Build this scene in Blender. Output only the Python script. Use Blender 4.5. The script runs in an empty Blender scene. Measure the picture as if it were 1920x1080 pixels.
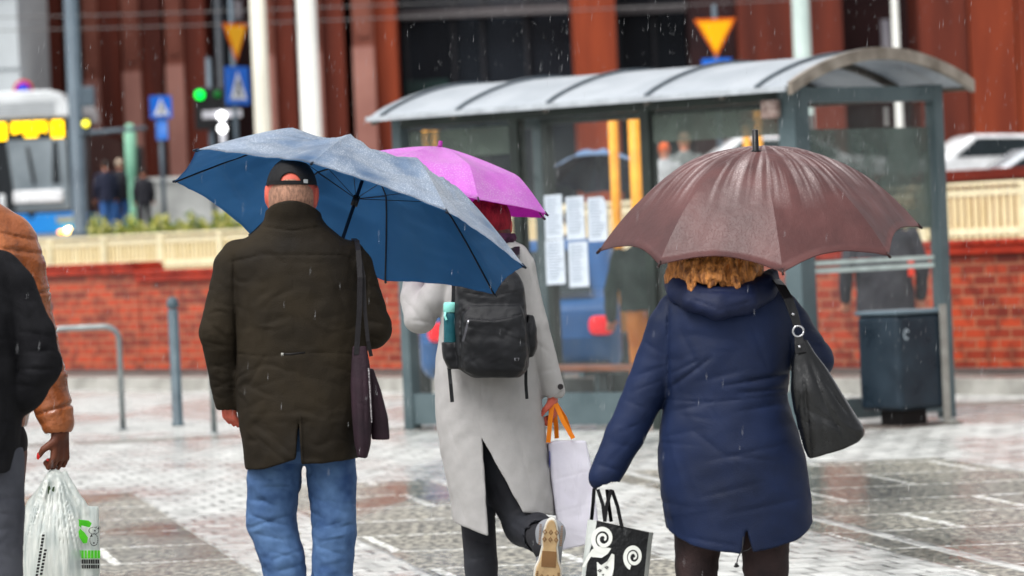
import bpy, bmesh, math, random
import numpy as np
from mathutils import Vector, Matrix, noise as mnoise
C = bpy.context.scene.collection
random.seed(7); rs = np.random.RandomState(7)
# ------------------------------------------------------------------ camera, sky, sun, exposure
FPX, CAMH, PITCH, ROLL = 8000.0, 1.486, math.atan(99/8000.0), math.radians(2.5)
_F = Vector((0, math.cos(PITCH), -math.sin(PITCH)))
_R0 = Vector((1, 0, 0)); _U0 = Vector((0, math.sin(PITCH), math.cos(PITCH)))
_R = math.cos(ROLL)*_R0 - math.sin(ROLL)*_U0
_U = math.sin(ROLL)*_R0 + math.cos(ROLL)*_U0
CAM = Vector((0, 0, CAMH))
cam = bpy.data.cameras.new('camera'); camo = bpy.data.objects.new('camera', cam); C.objects.link(camo)
camo.matrix_world = Matrix(((_R.x, _U.x, -_F.x, CAM.x), (_R.y, _U.y, -_F.y, CAM.y), (_R.z, _U.z, -_F.z, CAM.z), (0, 0, 0, 1)))
cam.sensor_width = 36; cam.lens = 36*FPX/1920; cam.clip_start = 1; cam.clip_end = 1000
cam.dof.use_dof = True; cam.dof.focus_distance = 14.7; cam.dof.aperture_fstop = 4.6; cam.dof.aperture_blades = 9
bpy.context.scene.camera = camo
W = bpy.data.worlds.new('World'); bpy.context.scene.world = W; W.use_nodes = True
wn = W.node_tree.nodes; wl = W.node_tree.links; wn.clear()
sky = wn.new('ShaderNodeTexSky'); sky.sky_type = 'NISHITA'; sky.sun_disc = False
SUN_EL, SUN_AZ = math.radians(58), math.radians(222)
sky.sun_elevation = SUN_EL; sky.sun_rotation = SUN_AZ; sky.dust_density = 4; sky.air_density = 1.0
hs = wn.new('ShaderNodeHueSaturation'); hs.inputs['Saturation'].default_value = 0.12      # cloud cover: grey rather than blue
bg = wn.new('ShaderNodeBackground'); bg.inputs['Strength'].default_value = 0.15
wo = wn.new('ShaderNodeOutputWorld')
wl.new(sky.outputs[0], hs.inputs['Color']); wl.new(hs.outputs[0], bg.inputs['Color']); wl.new(bg.outputs[0], wo.inputs[0])
sd = bpy.data.lights.new('sun', 'SUN'); so = bpy.data.objects.new('sun', sd); C.objects.link(so)
sd.energy = 1.3; sd.angle = math.radians(35); sd.color = (1, .98, .95)
_dir = Vector((math.sin(SUN_AZ)*math.cos(SUN_EL), math.cos(SUN_AZ)*math.cos(SUN_EL), math.sin(SUN_EL)))
so.rotation_euler = _dir.to_track_quat('Z', 'Y').to_euler(); so.location = (0, 0, 30)
vs = bpy.context.scene.view_settings; vs.view_transform = 'Standard'; vs.look = 'None'; vs.gamma = 1; vs.exposure = 0.66
bpy.context.scene.cycles.max_bounces = 8; bpy.context.scene.cycles.transparent_max_bounces = 16
bpy.context.scene.cycles.use_denoising = True

# ------------------------------------------------------------------ placing helpers (photo pixel -> real place at a known distance)
def P(px, py, d): return CAM + _F*d + _R*((px-960)/FPX*d) + _U*((540-py)/FPX*d)
def HY(px): return 441-(px-960)*math.tan(ROLL)
def at(px, d, z):                                   # the point at distance d and height z seen in column px
    a = (px-960)/FPX*d
    b = (z-CAM.z-_F.z*d-_R.z*a)/_U.z
    return CAM+_F*d+_R*a+_U*b
def zof(px, py, d): return P(px, py, d).z
def G(px, py, z=0.0):
    r = _F+_R*((px-960)/FPX)+_U*((540-py)/FPX); t = (z-CAM.z)/r.z
    return CAM+r*t
def frame(px0, py0, d):
    o = P(px0, py0, d)
    return Matrix(((_R.x, _F.x, _U.x, o.x), (_R.y, _F.y, _U.y, o.y), (_R.z, _F.z, _U.z, o.z), (0, 0, 0, 1)))
class Fig:                                          # a figure's own frame: origin between its feet, x right, y away, z up, metres
    def __init__(s, px0, sc, foot=None):
        s.px0 = px0; s.d = FPX/sc; s.s = sc
        s.py0 = HY(px0)+CAMH*sc if foot is None else foot
        s.M = frame(px0, s.py0, s.d)
    def q(s, px, py, dy=0.0):
        D = s.d+dy
        return Vector((((px-960)*D-(s.px0-960)*s.d)/FPX, dy, ((540-py)*D-(540-s.py0)*s.d)/FPX))
def lin(c): return tuple(((v/255)/12.92 if v/255 <= .04045 else ((v/255+.055)/1.055)**2.4) for v in c)

# ------------------------------------------------------------------ materials
MATS = {}
def M(name, col, col2=None, rough=.6, ns=8, bump=.15, bs=120, bdist=.002, metal=0, spec=.28, coat=0, coatr=.1, emit=0, ecol=None,
      trl=0, alpha=1, stretch=(1, 1, 1), rvar=0, wr=0, wrs=14, wst=(1, 1, 1), sheen=0, ndet=4, lo=.35, hi=.65, ior=1.45):
    if name in MATS: return MATS[name]
    m = bpy.data.materials.new(name); m.use_nodes = True; N = m.node_tree.nodes; L = m.node_tree.links
    b = N['Principled BSDF']; out = N['Material Output']
    col = lin(col); col2 = lin(col2) if col2 else tuple(c*.75 for c in col)
    tc = N.new('ShaderNodeTexCoord'); mp = N.new('ShaderNodeMapping'); mp.inputs['Scale'].default_value = stretch
    L.new(tc.outputs['Object'], mp.inputs[0])
    n1 = N.new('ShaderNodeTexNoise'); n1.inputs['Scale'].default_value = ns; n1.inputs['Detail'].default_value = ndet
    L.new(mp.outputs[0], n1.inputs['Vector'])
    r = N.new('ShaderNodeValToRGB'); r.color_ramp.elements[0].position = lo; r.color_ramp.elements[1].position = hi
    r.color_ramp.elements[0].color = (*col2, 1); r.color_ramp.elements[1].color = (*col, 1)
    L.new(n1.outputs['Fac'], r.inputs[0]); L.new(r.outputs[0], b.inputs['Base Color'])
    b.inputs['Roughness'].default_value = rough; b.inputs['Metallic'].default_value = metal
    b.inputs['Specular IOR Level'].default_value = spec; b.inputs['Coat Weight'].default_value = coat; b.inputs['Coat Roughness'].default_value = coatr
    b.inputs['IOR'].default_value = ior
    if sheen: b.inputs['Sheen Weight'].default_value = sheen; b.inputs['Sheen Roughness'].default_value = .5
    if rvar:
        mr = N.new('ShaderNodeMapRange'); mr.inputs['To Min'].default_value = max(.03, rough-rvar); mr.inputs['To Max'].default_value = rough+rvar
        mr.inputs['From Min'].default_value = .35; mr.inputs['From Max'].default_value = .65
        L.new(n1.outputs['Fac'], mr.inputs[0]); L.new(mr.outputs[0], b.inputs['Roughness'])
    if bump:
        n2 = N.new('ShaderNodeTexNoise'); n2.inputs['Scale'].default_value = bs; n2.inputs['Detail'].default_value = 3
        L.new(mp.outputs[0], n2.inputs['Vector'])
        bp = N.new('ShaderNodeBump'); bp.inputs['Strength'].default_value = bump; bp.inputs['Distance'].default_value = bdist*5
        L.new(n2.outputs['Fac'], bp.inputs['Height']); L.new(bp.outputs[0], b.inputs['Normal'])
        if wr:                                       # soft creases of cloth
            m3 = N.new('ShaderNodeMapping'); m3.inputs['Scale'].default_value = wst; L.new(tc.outputs['Object'], m3.inputs[0])
            n3 = N.new('ShaderNodeTexNoise'); n3.noise_type = 'RIDGED_MULTIFRACTAL'; n3.inputs['Scale'].default_value = wrs; n3.inputs['Detail'].default_value = 3; n3.inputs['Distortion'].default_value = .8
            L.new(m3.outputs[0], n3.inputs['Vector']); bq = N.new('ShaderNodeBump'); bq.inputs['Strength'].default_value = wr; bq.inputs['Distance'].default_value = .022; bq.invert = True
            L.new(n3.outputs['Fac'], bq.inputs['Height']); L.new(bq.outputs[0], bp.inputs['Normal'])
    if emit: b.inputs['Emission Color'].default_value = (*lin(ecol or (255, 255, 255)), 1); b.inputs['Emission Strength'].default_value = emit
    if alpha < 1: b.inputs['Alpha'].default_value = alpha
    if trl:
        t = N.new('ShaderNodeBsdfTranslucent'); L.new(r.outputs[0], t.inputs['Color'])
        mx = N.new('ShaderNodeMixShader'); mx.inputs[0].default_value = trl
        L.new(b.outputs[0], mx.inputs[1]); L.new(t.outputs[0], mx.inputs[2]); L.new(mx.outputs[0], out.inputs[0])
    MATS[name] = m; return m
def glass(name, tint=(235, 240, 238), op=.12, rough=.05):
    if name in MATS: return MATS[name]
    m = bpy.data.materials.new(name); m.use_nodes = True; N = m.node_tree.nodes; L = m.node_tree.links
    b = N['Principled BSDF']; b.inputs['Base Color'].default_value = (*lin(tint), 1); b.inputs['Roughness'].default_value = rough
    tc = N.new('ShaderNodeTexCoord'); n = N.new('ShaderNodeTexNoise'); n.inputs['Scale'].default_value = 3; n.inputs['Detail'].default_value = 6
    L.new(tc.outputs['Object'], n.inputs['Vector'])
    mr = N.new('ShaderNodeMapRange'); mr.inputs['To Min'].default_value = op*.6; mr.inputs['To Max'].default_value = min(1, op*1.4)
    mr.inputs['From Min'].default_value = .3; mr.inputs['From Max'].default_value = .7
    L.new(n.outputs['Fac'], mr.inputs[0])
    t = N.new('ShaderNodeBsdfTransparent'); mx = N.new('ShaderNodeMixShader')
    L.new(mr.outputs[0], mx.inputs[0]); L.new(t.outputs[0], mx.inputs[1]); L.new(b.outputs[0], mx.inputs[2]); L.new(mx.outputs[0], N['Material Output'].inputs[0])
    MATS[name] = m; return m

# ------------------------------------------------------------------ objects
def tag(o, label=None, cat=None, group=None, kind=None):
    if label: o['label'] = label
    if cat: o['category'] = cat
    if group: o['group'] = group
    if kind: o['kind'] = kind
    return o
def thing(name, label, cat, mw, group=None):
    o = bpy.data.objects.new(name, None); o.empty_display_size = .2; C.objects.link(o)
    o.matrix_world = mw if isinstance(mw, Matrix) else Matrix.Translation(mw)
    return tag(o, label, cat, group)
def link(name, me, mats, parent=None, mw=None):
    for m in (mats if isinstance(mats, (list, tuple)) else [mats]): me.materials.append(m)
    o = bpy.data.objects.new(name, me); C.objects.link(o)
    if parent is not None: o.parent = parent
    if mw is not None: o.matrix_local = mw
    return o
def copy_tree(o, parent=None):
    c = o.copy(); C.objects.link(c); c.parent = parent
    for ch in list(o.children): copy_tree(ch, c)
    return c
class MB:                                           # collects shapes, links them as ONE mesh
    def __init__(s): s.v = []; s.f = []; s.m = []; s.sm = []
    def add(s, vs, fs, mi=0, smooth=False, mat=None):
        n = len(s.v)
        s.v += [tuple(mat @ Vector(v)) if mat is not None else tuple(v) for v in vs]
        s.f += [tuple(i+n for i in f) for f in fs]; s.m += [mi]*len(fs); s.sm += [smooth]*len(fs); return s
    def box(s, x0, x1, y0, y1, z0, z1, mi=0, mat=None):
        vs = [(x, y, z) for z in (z0, z1) for x, y in ((x0, y0), (x1, y0), (x1, y1), (x0, y1))]
        return s.add(vs, [(3, 2, 1, 0), (4, 5, 6, 7), (0, 1, 5, 4), (1, 2, 6, 5), (2, 3, 7, 6), (3, 0, 4, 7)], mi, False, mat)
    def tube(s, pts, r, n=10, mi=0, mat=None, cap=True):
        pts = [Vector(p) for p in pts]; rr = r if isinstance(r, (list, tuple)) else [r]*len(pts)
        vs = []; fs = []; up = None
        for i, p in enumerate(pts):
            t = (pts[min(i+1, len(pts)-1)]-pts[max(i-1, 0)]).normalized()
            if up is None: up = t.orthogonal().normalized()
            else: up = (up-t*up.dot(t)).normalized()
            w = t.cross(up)
            for k in range(n):
                a = 2*math.pi*k/n; vs.append(p+(up*math.cos(a)+w*math.sin(a))*rr[i])
        for i in range(len(pts)-1):
            for k in range(n): fs.append((i*n+k, i*n+(k+1) % n, (i+1)*n+(k+1) % n, (i+1)*n+k))
        if cap: fs.append(tuple(range(n))[::-1]); fs.append(tuple(range((len(pts)-1)*n, len(pts)*n)))
        return s.add(vs, fs, mi, True, mat)
    def lathe(s, prof, n=24, mi=0, mat=None):       # prof: (r, z)
        vs = [(r*math.cos(2*math.pi*k/n), r*math.sin(2*math.pi*k/n), z) for r, z in prof for k in range(n)]
        fs = [(i*n+k, i*n+(k+1) % n, (i+1)*n+(k+1) % n, (i+1)*n+k) for i in range(len(prof)-1) for k in range(n)]
        fs.append(tuple(range(n))[::-1]); fs.append(tuple(range((len(prof)-1)*n, len(prof)*n)))
        return s.add(vs, fs, mi, True, mat)
    def prism(s, poly, y0, y1, mi=0, mat=None):     # poly in xz, counter-clockwise seen from -y
        n = len(poly); vs = [(x, y0, z) for x, z in poly]+[(x, y1, z) for x, z in poly]
        fs = [tuple(range(n)), tuple(range(2*n-1, n-1, -1))]+[(i, i+n, (i+1) % n+n, (i+1) % n) for i in range(n)]
        return s.add(vs, fs, mi, False, mat)
    def ribbon(s, pts, w, side, mi=0, th=.003):     # flat strap along pts, width w along vector side
        pts = [Vector(p) for p in pts]; side = Vector(side).normalized(); vs = []; fs = []
        ws = w if isinstance(w, (list, tuple)) else [w]*len(pts)
        for i, p in enumerate(pts):
            t = (pts[min(i+1, len(pts)-1)]-pts[max(i-1, 0)]).normalized()
            sd_ = (side-t*side.dot(t)).normalized(); nn = t.cross(sd_)
            for a, b in ((-1, -1), (1, -1), (1, 1), (-1, 1)): vs.append(p+sd_*ws[i]/2*a+nn*th/2*b)
        for i in range(len(pts)-1):
            for k in range(4): fs.append((i*4+k, i*4+(k+1) % 4, i*4+4+(k+1) % 4, i*4+4+k))
        fs += [(3, 2, 1, 0), tuple(len(vs)-4+k for k in range(4))]
        return s.add(vs, fs, mi, False)
    def build(s, name, mats, parent=None, mw=None, bevel=0, subsurf=0, seg=2):
        me = bpy.data.meshes.new(name); me.from_pydata(s.v, [], s.f); me.polygons.foreach_set('material_index', s.m); me.polygons.foreach_set('use_smooth', s.sm); me.update()
        bm = bmesh.new(); bm.from_mesh(me); bmesh.ops.recalc_face_normals(bm, faces=bm.faces); bm.to_mesh(me); bm.free()
        o = link(name, me, mats, parent, mw)
        if bevel: b = o.modifiers.new('b', 'BEVEL'); b.width = bevel; b.segments = seg; b.limit_method = 'ANGLE'
        if subsurf: b = o.modifiers.new('s', 'SUBSURF'); b.levels = b.render_levels = subsurf
        return o

# ------------------------------------------------------------------ implicit-surface modelling (one continuous skin per body or garment)
class Field:
    def __init__(s, lo, hi, h):
        s.h = h; s.lo = lo
        s.ax = [np.arange(lo[i], hi[i]+h, h, dtype=np.float32) for i in range(3)]
        s.V = np.full([len(a) for a in s.ax], .5, np.float32)
    def blk(s, lo, hi, m=.05):
        sl = []
        for i in range(3):
            a = int(max(0, (lo[i]-m-s.lo[i])/s.h)); b = int(min(len(s.ax[i]), (hi[i]+m-s.lo[i])/s.h+2))
            if b <= a: return None, None
            sl.append(slice(a, b))
        X = s.ax[0][sl[0]][:, None, None]; Y = s.ax[1][sl[1]][None, :, None]; Z = s.ax[2][sl[2]][None, None, :]
        return tuple(sl), (X, Y, Z)
    def put(s, sl, d, k, op='u'):
        v = s.V[sl]
        if op == 'u':
            if k <= 0: s.V[sl] = np.minimum(v, d)
            else:
                hh = np.clip(.5+.5*(d-v)/k, 0, 1); s.V[sl] = d*(1-hh)+v*hh-k*hh*(1-hh)
        elif op == 's': s.V[sl] = np.maximum(v, -d)
    def cone(s, a, b, ra, rb=None, k=.02, sy=1.0, op='u'):
        rb = ra if rb is None else rb; a = Vector(a); b = Vector(b); R_ = max(ra, rb)
        lo = [min(a[i], b[i])-R_*(sy if i == 1 else 1) for i in range(3)]; hi = [max(a[i], b[i])+R_*(sy if i == 1 else 1) for i in range(3)]
        sl, g = s.blk(lo, hi)
        if sl is None: return s
        X, Y, Z = g; Y = Y/sy; ay, by = a.y/sy, b.y/sy
        ba = np.array([b.x-a.x, by-ay, b.z-a.z]); L2 = max(1e-9, float(ba@ba))
        t = np.clip(((X-a.x)*ba[0]+(Y-ay)*ba[1]+(Z-a.z)*ba[2])/L2, 0, 1)
        d = np.sqrt((X-a.x-ba[0]*t)**2+(Y-ay-ba[1]*t)**2+(Z-a.z-ba[2]*t)**2)-(ra+(rb-ra)*t)
        s.put(sl, (d*min(1, sy)).astype(np.float32), k, op); return s
    def chain(s, pts, rr, k=.02, sy=1.0):
        for i in range(len(pts)-1): s.cone(pts[i], pts[i+1], rr[i], rr[i+1], k if i == 0 else .01, sy)
        return s
    def ell(s, c, r, k=.02, op='u', ry=None):
        sl, g = s.blk([c[i]-r[i] for i in range(3)], [c[i]+r[i] for i in range(3)])
        if sl is None: return s
        X, Y, Z = g
        q = np.sqrt(((X-c[0])/r[0])**2+((Y-c[1])/r[1])**2+((Z-c[2])/r[2])**2)
        s.put(sl, ((q-1)*min(r)).astype(np.float32), k, op); return s
    def rbox(s, c, hs_, rad, k=.01, op='u', rot=0):
        m = max(hs_) if rot else 0
        sl, g = s.blk([c[i]-max(hs_[i], m) for i in range(3)], [c[i]+max(hs_[i], m) for i in range(3)])
        if sl is None: return s
        X, Y, Z = g; X = X-c[0]; Y = Y-c[1]; Z = Z-c[2]
        if rot: X, Z = X*math.cos(rot)+Z*math.sin(rot), -X*math.sin(rot)+Z*math.cos(rot)
        qx = np.abs(X)-hs_[0]+rad; qy = np.abs(Y)-hs_[1]+rad; qz = np.abs(Z)-hs_[2]+rad
        d = np.sqrt(np.maximum(qx, 0)**2+np.maximum(qy, 0)**2+np.maximum(qz, 0)**2)+np.minimum(np.maximum(qx, np.maximum(qy, qz)), 0)-rad
        s.put(sl, d.astype(np.float32), k, op); return s
    def loft(s, rows, p=2.3, hem=None, k=.02, op='u', off=0.0, top=True):
        # rows: (z, cx, hw, cy, hd)
        rows = sorted(rows); R_ = np.array(rows, float); z0, z1 = R_[0, 0], R_[-1, 0]
        lo = [min(R_[:, 1]-R_[:, 2]), min(R_[:, 3]-R_[:, 4]), z0]; hi = [max(R_[:, 1]+R_[:, 2]), max(R_[:, 3]+R_[:, 4]), z1]
        sl, g = s.blk(lo, hi)
        if sl is None: return s
        X, Y, Z = g; zt = np.linspace(z0, z1, 240); ker = np.exp(-np.linspace(-2, 2, 25)**2); ker /= ker.sum()
        def tab(c):
            v = np.interp(zt, R_[:, 0], R_[:, c]); vp = np.pad(v, 12, mode='reflect', reflect_type='odd'); v = np.convolve(vp, ker, 'valid')
            return np.interp(Z, zt, v)
        cx, hw, cy, hd = tab(1), tab(2)+off, tab(3), tab(4)+off
        hw = np.maximum(hw, .004); hd = np.maximum(hd, .004)
        d = ((np.abs((X-cx)/hw)**p+np.abs((Y-cy)/hd)**p)**(1/p)-1)*np.minimum(hw, hd)
        if top: d = np.maximum(d, Z-z1-off)
        if hem is None: d = np.maximum(d, z0-Z)
        else: d = np.maximum(d, np.interp(X, hem[0], hem[1])-Z)
        s.put(sl, d.astype(np.float32), k, op); return s
    def cut(s, fn):                                  # fn(X,Y,Z)->distance of solid to remove
        X = s.ax[0][:, None, None]; Y = s.ax[1][None, :, None]; Z = s.ax[2][None, None, :]
        s.V = np.maximum(s.V, -fn(X, Y, Z)).astype(np.float32); return s
    def crease(s, a, b, depth, w, bulge=.6, ymax=.05, taper=True):
        X = s.ax[0][:, None]; Z = s.ax[2][None, :]
        ax, az, bx, bz = a[0], a[-1], b[0], b[-1]; dx, dz = bx-ax, bz-az; L2 = dx*dx+dz*dz+1e-9
        t = np.clip(((X-ax)*dx+(Z-az)*dz)/L2, 0, 1); q = ((X-ax-dx*t)**2+(Z-az-dz*t)**2)/(w*w)
        tp = np.sin(np.pi*np.clip(t*.9+.05, 0, 1))**.7 if taper else 1.0
        D = depth*tp*(1.15*np.exp(-1.5*np.sqrt(q))-bulge*.8*np.exp(-q/6))
        m = (s.ax[1] < ymax).astype(np.float32)[None, :, None]
        s.V += (D[:, None, :]*m).astype(np.float32); return s
    def wave(s, amp, wl, seed=0, aniso=(1, 1, 1)):
        r = np.random.RandomState(seed); X = s.ax[0][:, None, None]*aniso[0]; Y = s.ax[1][None, :, None]*aniso[1]; Z = s.ax[2][None, None, :]*aniso[2]
        D = 0
        for i in range(7):
            v = r.normal(size=3); v /= np.linalg.norm(v); w = wl*r.uniform(.6, 1.5)
            D = D+np.sin((v[0]*X+v[1]*Y+v[2]*Z)*2*np.pi/w+r.uniform(0, 6.28)+1.3*np.sin((v[1]*X+v[2]*Y-v[0]*Z)*2*np.pi/(w*2.1)+r.uniform(0, 6)))
        s.V += (D*amp/3).astype(np.float32); return s
    def mesh(s, name, mats, parent=None, smooth=1, mw=None, mfn=None):
        V = s.V; nx, ny, nz = V.shape
        V[0] = V[-1] = .5; V[:, 0] = V[:, -1] = .5; V[:, :, 0] = V[:, :, -1] = .5
        S = V < 0; c = [(i, j, k) for i in (0, 1) for j in (0, 1) for k in (0, 1)]
        def sub(A, o): return A[o[0]:nx-1+o[0], o[1]:ny-1+o[1], o[2]:nz-1+o[2]]
        cnt = sum(sub(S, o).astype(np.int8) for o in c); act = (cnt > 0) & (cnt < 8)
        idx = np.argwhere(act); n = len(idx); ids = -np.ones(act.shape, np.int64); ids[act] = np.arange(n)
        acc = np.zeros((n, 3)); w = np.zeros(n); I, J, K = idx.T
        for a in range(3):
            for o in c:
                if o[a]: continue
                o2 = list(o); o2[a] = 1
                va = V[I+o[0], J+o[1], K+o[2]]; vb = V[I+o2[0], J+o2[1], K+o2[2]]; m = (va < 0) != (vb < 0)
                t = va[m]/(va[m]-vb[m]); p = np.tile(np.array(o, float), (m.sum(), 1)); p[:, a] = t
                acc[m] += p; w[m] += 1
        pos = (idx+acc/w[:, None])*s.h+np.array(s.lo)
        quads = []
        for a in range(3):
            b_, c_ = (a+1) % 3, (a+2) % 3
            sa = [slice(None)]*3; sb = [slice(None)]*3; sa[a] = slice(0, -1); sb[a] = slice(1, None)
            A = S[tuple(sa)]; B = S[tuple(sb)]; e = np.argwhere(A != B)
            if not len(e): continue
            flip = A[tuple(e.T)]
            def cell(db, dc):
                q = e.copy(); q[:, b_] -= db; q[:, c_] -= dc; return ids[tuple(q.T)]
            q = np.stack([cell(1, 1), cell(0, 1), cell(0, 0), cell(1, 0)], 1)
            q[~flip] = q[~flip][:, ::-1]; quads.append(q)
        Q = np.concatenate(quads); Q = Q[(Q >= 0).all(1)]
        if smooth:                                   # light Laplacian smoothing keeps it free of grid steps
            e = np.concatenate([Q[:, [0, 1]], Q[:, [1, 2]], Q[:, [2, 3]], Q[:, [3, 0]]])
            for _ in range(smooth):
                sm = np.zeros_like(pos); ct = np.zeros(n)
                for q_ in range(3): sm[:, q_] = np.bincount(e[:, 0], pos[e[:, 1], q_], n)+np.bincount(e[:, 1], pos[e[:, 0], q_], n)
                ct = np.bincount(e[:, 0], minlength=n)+np.bincount(e[:, 1], minlength=n); ct[ct == 0] = 1
                pos = pos*.45+.55*sm/ct[:, None]
        me = bpy.data.meshes.new(name); me.vertices.add(n); me.vertices.foreach_set('co', pos.astype(np.float32).ravel())
        me.loops.add(len(Q)*4); me.loops.foreach_set('vertex_index', Q.astype(np.int32).ravel()); me.polygons.add(len(Q))
        me.polygons.foreach_set('loop_start', np.arange(0, len(Q)*4, 4, dtype=np.int32)); me.polygons.foreach_set('loop_total', np.full(len(Q), 4, np.int32))
        if mfn is not None: me.polygons.foreach_set('material_index', mfn(pos[Q].mean(1)).astype(np.int32))
        me.update(calc_edges=True); me.validate(); me.polygons.foreach_set('use_smooth', np.ones(len(me.polygons), bool))
        return link(name, me, mats, parent, mw)

# ================================================================== THE SETTING
def terr(d):                                        # height of the raised street behind the brick wall
    return 1.12 if d < 72 else (1.12+(d-72)/28*.78 if d < 100 else 1.9+min(30, d-100)/30*.4)
def wall_d(X): return 38+(4.2-X)*1.34               # the brick wall's line: its distance at sideways place X
def fence_d(X): return 50+(5.56-X)*1.53
def ground_mat():
    m = bpy.data.materials.new('wet_paving'); m.use_nodes = True; N = m.node_tree.nodes; L = m.node_tree.links; b = N['Principled BSDF']
    g = N.new('ShaderNodeNewGeometry'); sx = N.new('ShaderNodeSeparateXYZ'); L.new(g.outputs['Position'], sx.inputs[0])
    def mt(op, a, b_=None, c=None):
        n = N.new('ShaderNodeMath'); n.operation = op
        for i, v in enumerate((a, b_, c)):
            if v is None: continue
            if isinstance(v, (int, float)): n.inputs[i].default_value = v
            else: L.new(v, n.inputs[i])
        return n.outputs[0]
    X, Y = sx.outputs[0], sx.outputs[1]
    def noise(sc, det=4, vec=None, st=None):
        n = N.new('ShaderNodeTexNoise'); n.inputs['Scale'].default_value = sc; n.inputs['Detail'].default_value = det
        v = vec or g.outputs['Position']
        if st: mp = N.new('ShaderNodeMapping'); mp.inputs['Scale'].default_value = st; L.new(v, mp.inputs[0]); v = mp.outputs[0]
        L.new(v, n.inputs['Vector']); return n.outputs['Fac']
    wob = mt('MULTIPLY', mt('SUBTRACT', noise(1.5, 2), .5), .014)
    u = mt('ADD', mt('ADD', X, mt('MULTIPLY', mt('SUBTRACT', Y, 20.8), .17)), wob)
    v = mt('ADD', Y, wob)
    def band(t, a, c, soft=.03):
        return mt('MULTIPLY', mt('MULTIPLY_ADD', t, 1/soft, -a/soft+.5).node.outputs[0], 1) if False else mt('MINIMUM', clampn(mt('MULTIPLY_ADD', t, 1/soft, -a/soft)), clampn(mt('MULTIPLY_ADD', t, -1/soft, c/soft)))
    def clampn(x):
        n = N.new('ShaderNodeClamp'); L.new(x, n.inputs[0]); return n.outputs[0]
    S = band(u, -1.47, -.72)
    for a, c in ((.36, 1.36), (1.52, 1.63), (3.5, 4.4), (-6.0, -4.9)): S = mt('MAXIMUM', S, band(u, a, c))
    S = mt('MAXIMUM', S, band(v, 26.3, 400)); S = mt('MAXIMUM', S, band(v, -60, 12))
    S = mt('MULTIPLY', S, mt('SUBTRACT', 1, band(v, 33.2, 33.9, .2)))
    cb = N.new('ShaderNodeCombineXYZ'); L.new(u, cb.inputs[0]); L.new(v, cb.inputs[1])
    def brick(w, h, mort, c1, c2, cm, sm=.3):
        n = N.new('ShaderNodeTexBrick'); n.inputs['Scale'].default_value = 1; n.inputs['Brick Width'].default_value = w; n.inputs['Row Height'].default_value = h
        n.inputs['Mortar Size'].default_value = mort; n.inputs['Mortar Smooth'].default_value = sm; n.inputs['Bias'].default_value = 0
        n.inputs['Color1'].default_value = (*lin(c1), 1); n.inputs['Color2'].default_value = (*lin(c2), 1); n.inputs['Mortar'].default_value = (*lin(cm), 1)
        L.new(cb.outputs[0], n.inputs['Vector']); return n
    st = brick(.16, .27, .014, (216, 214, 208), (192, 190, 184), (104, 102, 98))
    sl = brick(1.35, 1.13, .032, (138, 134, 122), (114, 111, 101), (206, 206, 200))
    jm = N.new('ShaderNodeMapRange'); jm.inputs['From Min'].default_value = .42; jm.inputs['From Max'].default_value = .60; L.new(noise(3.2, 5), jm.inputs[0])
    stc = N.new('ShaderNodeMixRGB'); L.new(mt('MULTIPLY', st.outputs['Fac'], mt('MULTIPLY_ADD', jm.outputs[0], .68, .12)), stc.inputs[0]); L.new(mt('MULTIPLY_ADD', jm.outputs[0], 0, 1), stc.inputs[0]) if False else None
    stn = N.new('ShaderNodeValToRGB'); stn.color_ramp.elements[0].color = (*lin((164, 165, 161)), 1); stn.color_ramp.elements[1].color = (*lin((206, 207, 203)), 1); stn.color_ramp.elements[0].position = .35; stn.color_ramp.elements[1].position = .6; L.new(noise(5, 5, st=(1, .6, 1)), stn.inputs[0])
    L.new(stn.outputs[0], stc.inputs[1]); stc.inputs[2].default_value = (*lin((62, 61, 58)), 1)
    # granite grain on the slabs
    gr = N.new('ShaderNodeMixRGB'); gr.blend_type = 'OVERLAY'; gr.inputs[0].default_value = .68; L.new(sl.outputs[0], gr.inputs[1])
    grn = N.new('ShaderNodeValToRGB'); grn.color_ramp.elements[0].position = .42; grn.color_ramp.elements[1].position = .6; L.new(noise(26, 6, st=(1, .45, 1)), grn.inputs[0]); L.new(grn.outputs[0], gr.inputs[2])
    mx = N.new('ShaderNodeMixRGB'); L.new(S, mx.inputs[0]); L.new(gr.outputs[0], mx.inputs[1]); L.new(stc.outputs[0], mx.inputs[2])
    # dirt / tint patches, brownish
    dn = N.new('ShaderNodeValToRGB'); dn.color_ramp.elements[0].position = .56; dn.color_ramp.elements[1].position = .72; L.new(noise(.55, 5, st=(1, .55, 1)), dn.inputs[0])
    dm = N.new('ShaderNodeMixRGB'); L.new(mt('MULTIPLY', dn.outputs[0], .04), dm.inputs[0]); L.new(mx.outputs[0], dm.inputs[1]); dm.inputs[2].default_value = (*lin((120, 96, 84)), 1)
    L.new(dm.outputs[0], b.inputs['Base Color'])
    # the film of water: smooth where it stands, rougher where stones poke out
    wn_ = N.new('ShaderNodeMapRange'); wn_.inputs['From Min'].default_value = .38; wn_.inputs['From Max'].default_value = .62; L.new(noise(.9, 5, st=(1, .35, 1)), wn_.inputs[0])
    wn_.inputs['To Min'].default_value = .09; wn_.inputs['To Max'].default_value = .42
    L.new(wn_.outputs[0], b.inputs['Roughness']); b.inputs['Specular IOR Level'].default_value = .26
    hgt = mt('ADD', mt('MULTIPLY', st.outputs['Fac'], mt('MULTIPLY', S, -1.0)), mt('MULTIPLY', mt('MULTIPLY', sl.outputs['Fac'], mt('SUBTRACT', 1, S)), -.6))
    hgt = mt('ADD', hgt, mt('MULTIPLY', noise(7, 3, st=(1, .5, 1)), mt('MULTIPLY_ADD', S, 1.4, .36)))
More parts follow.
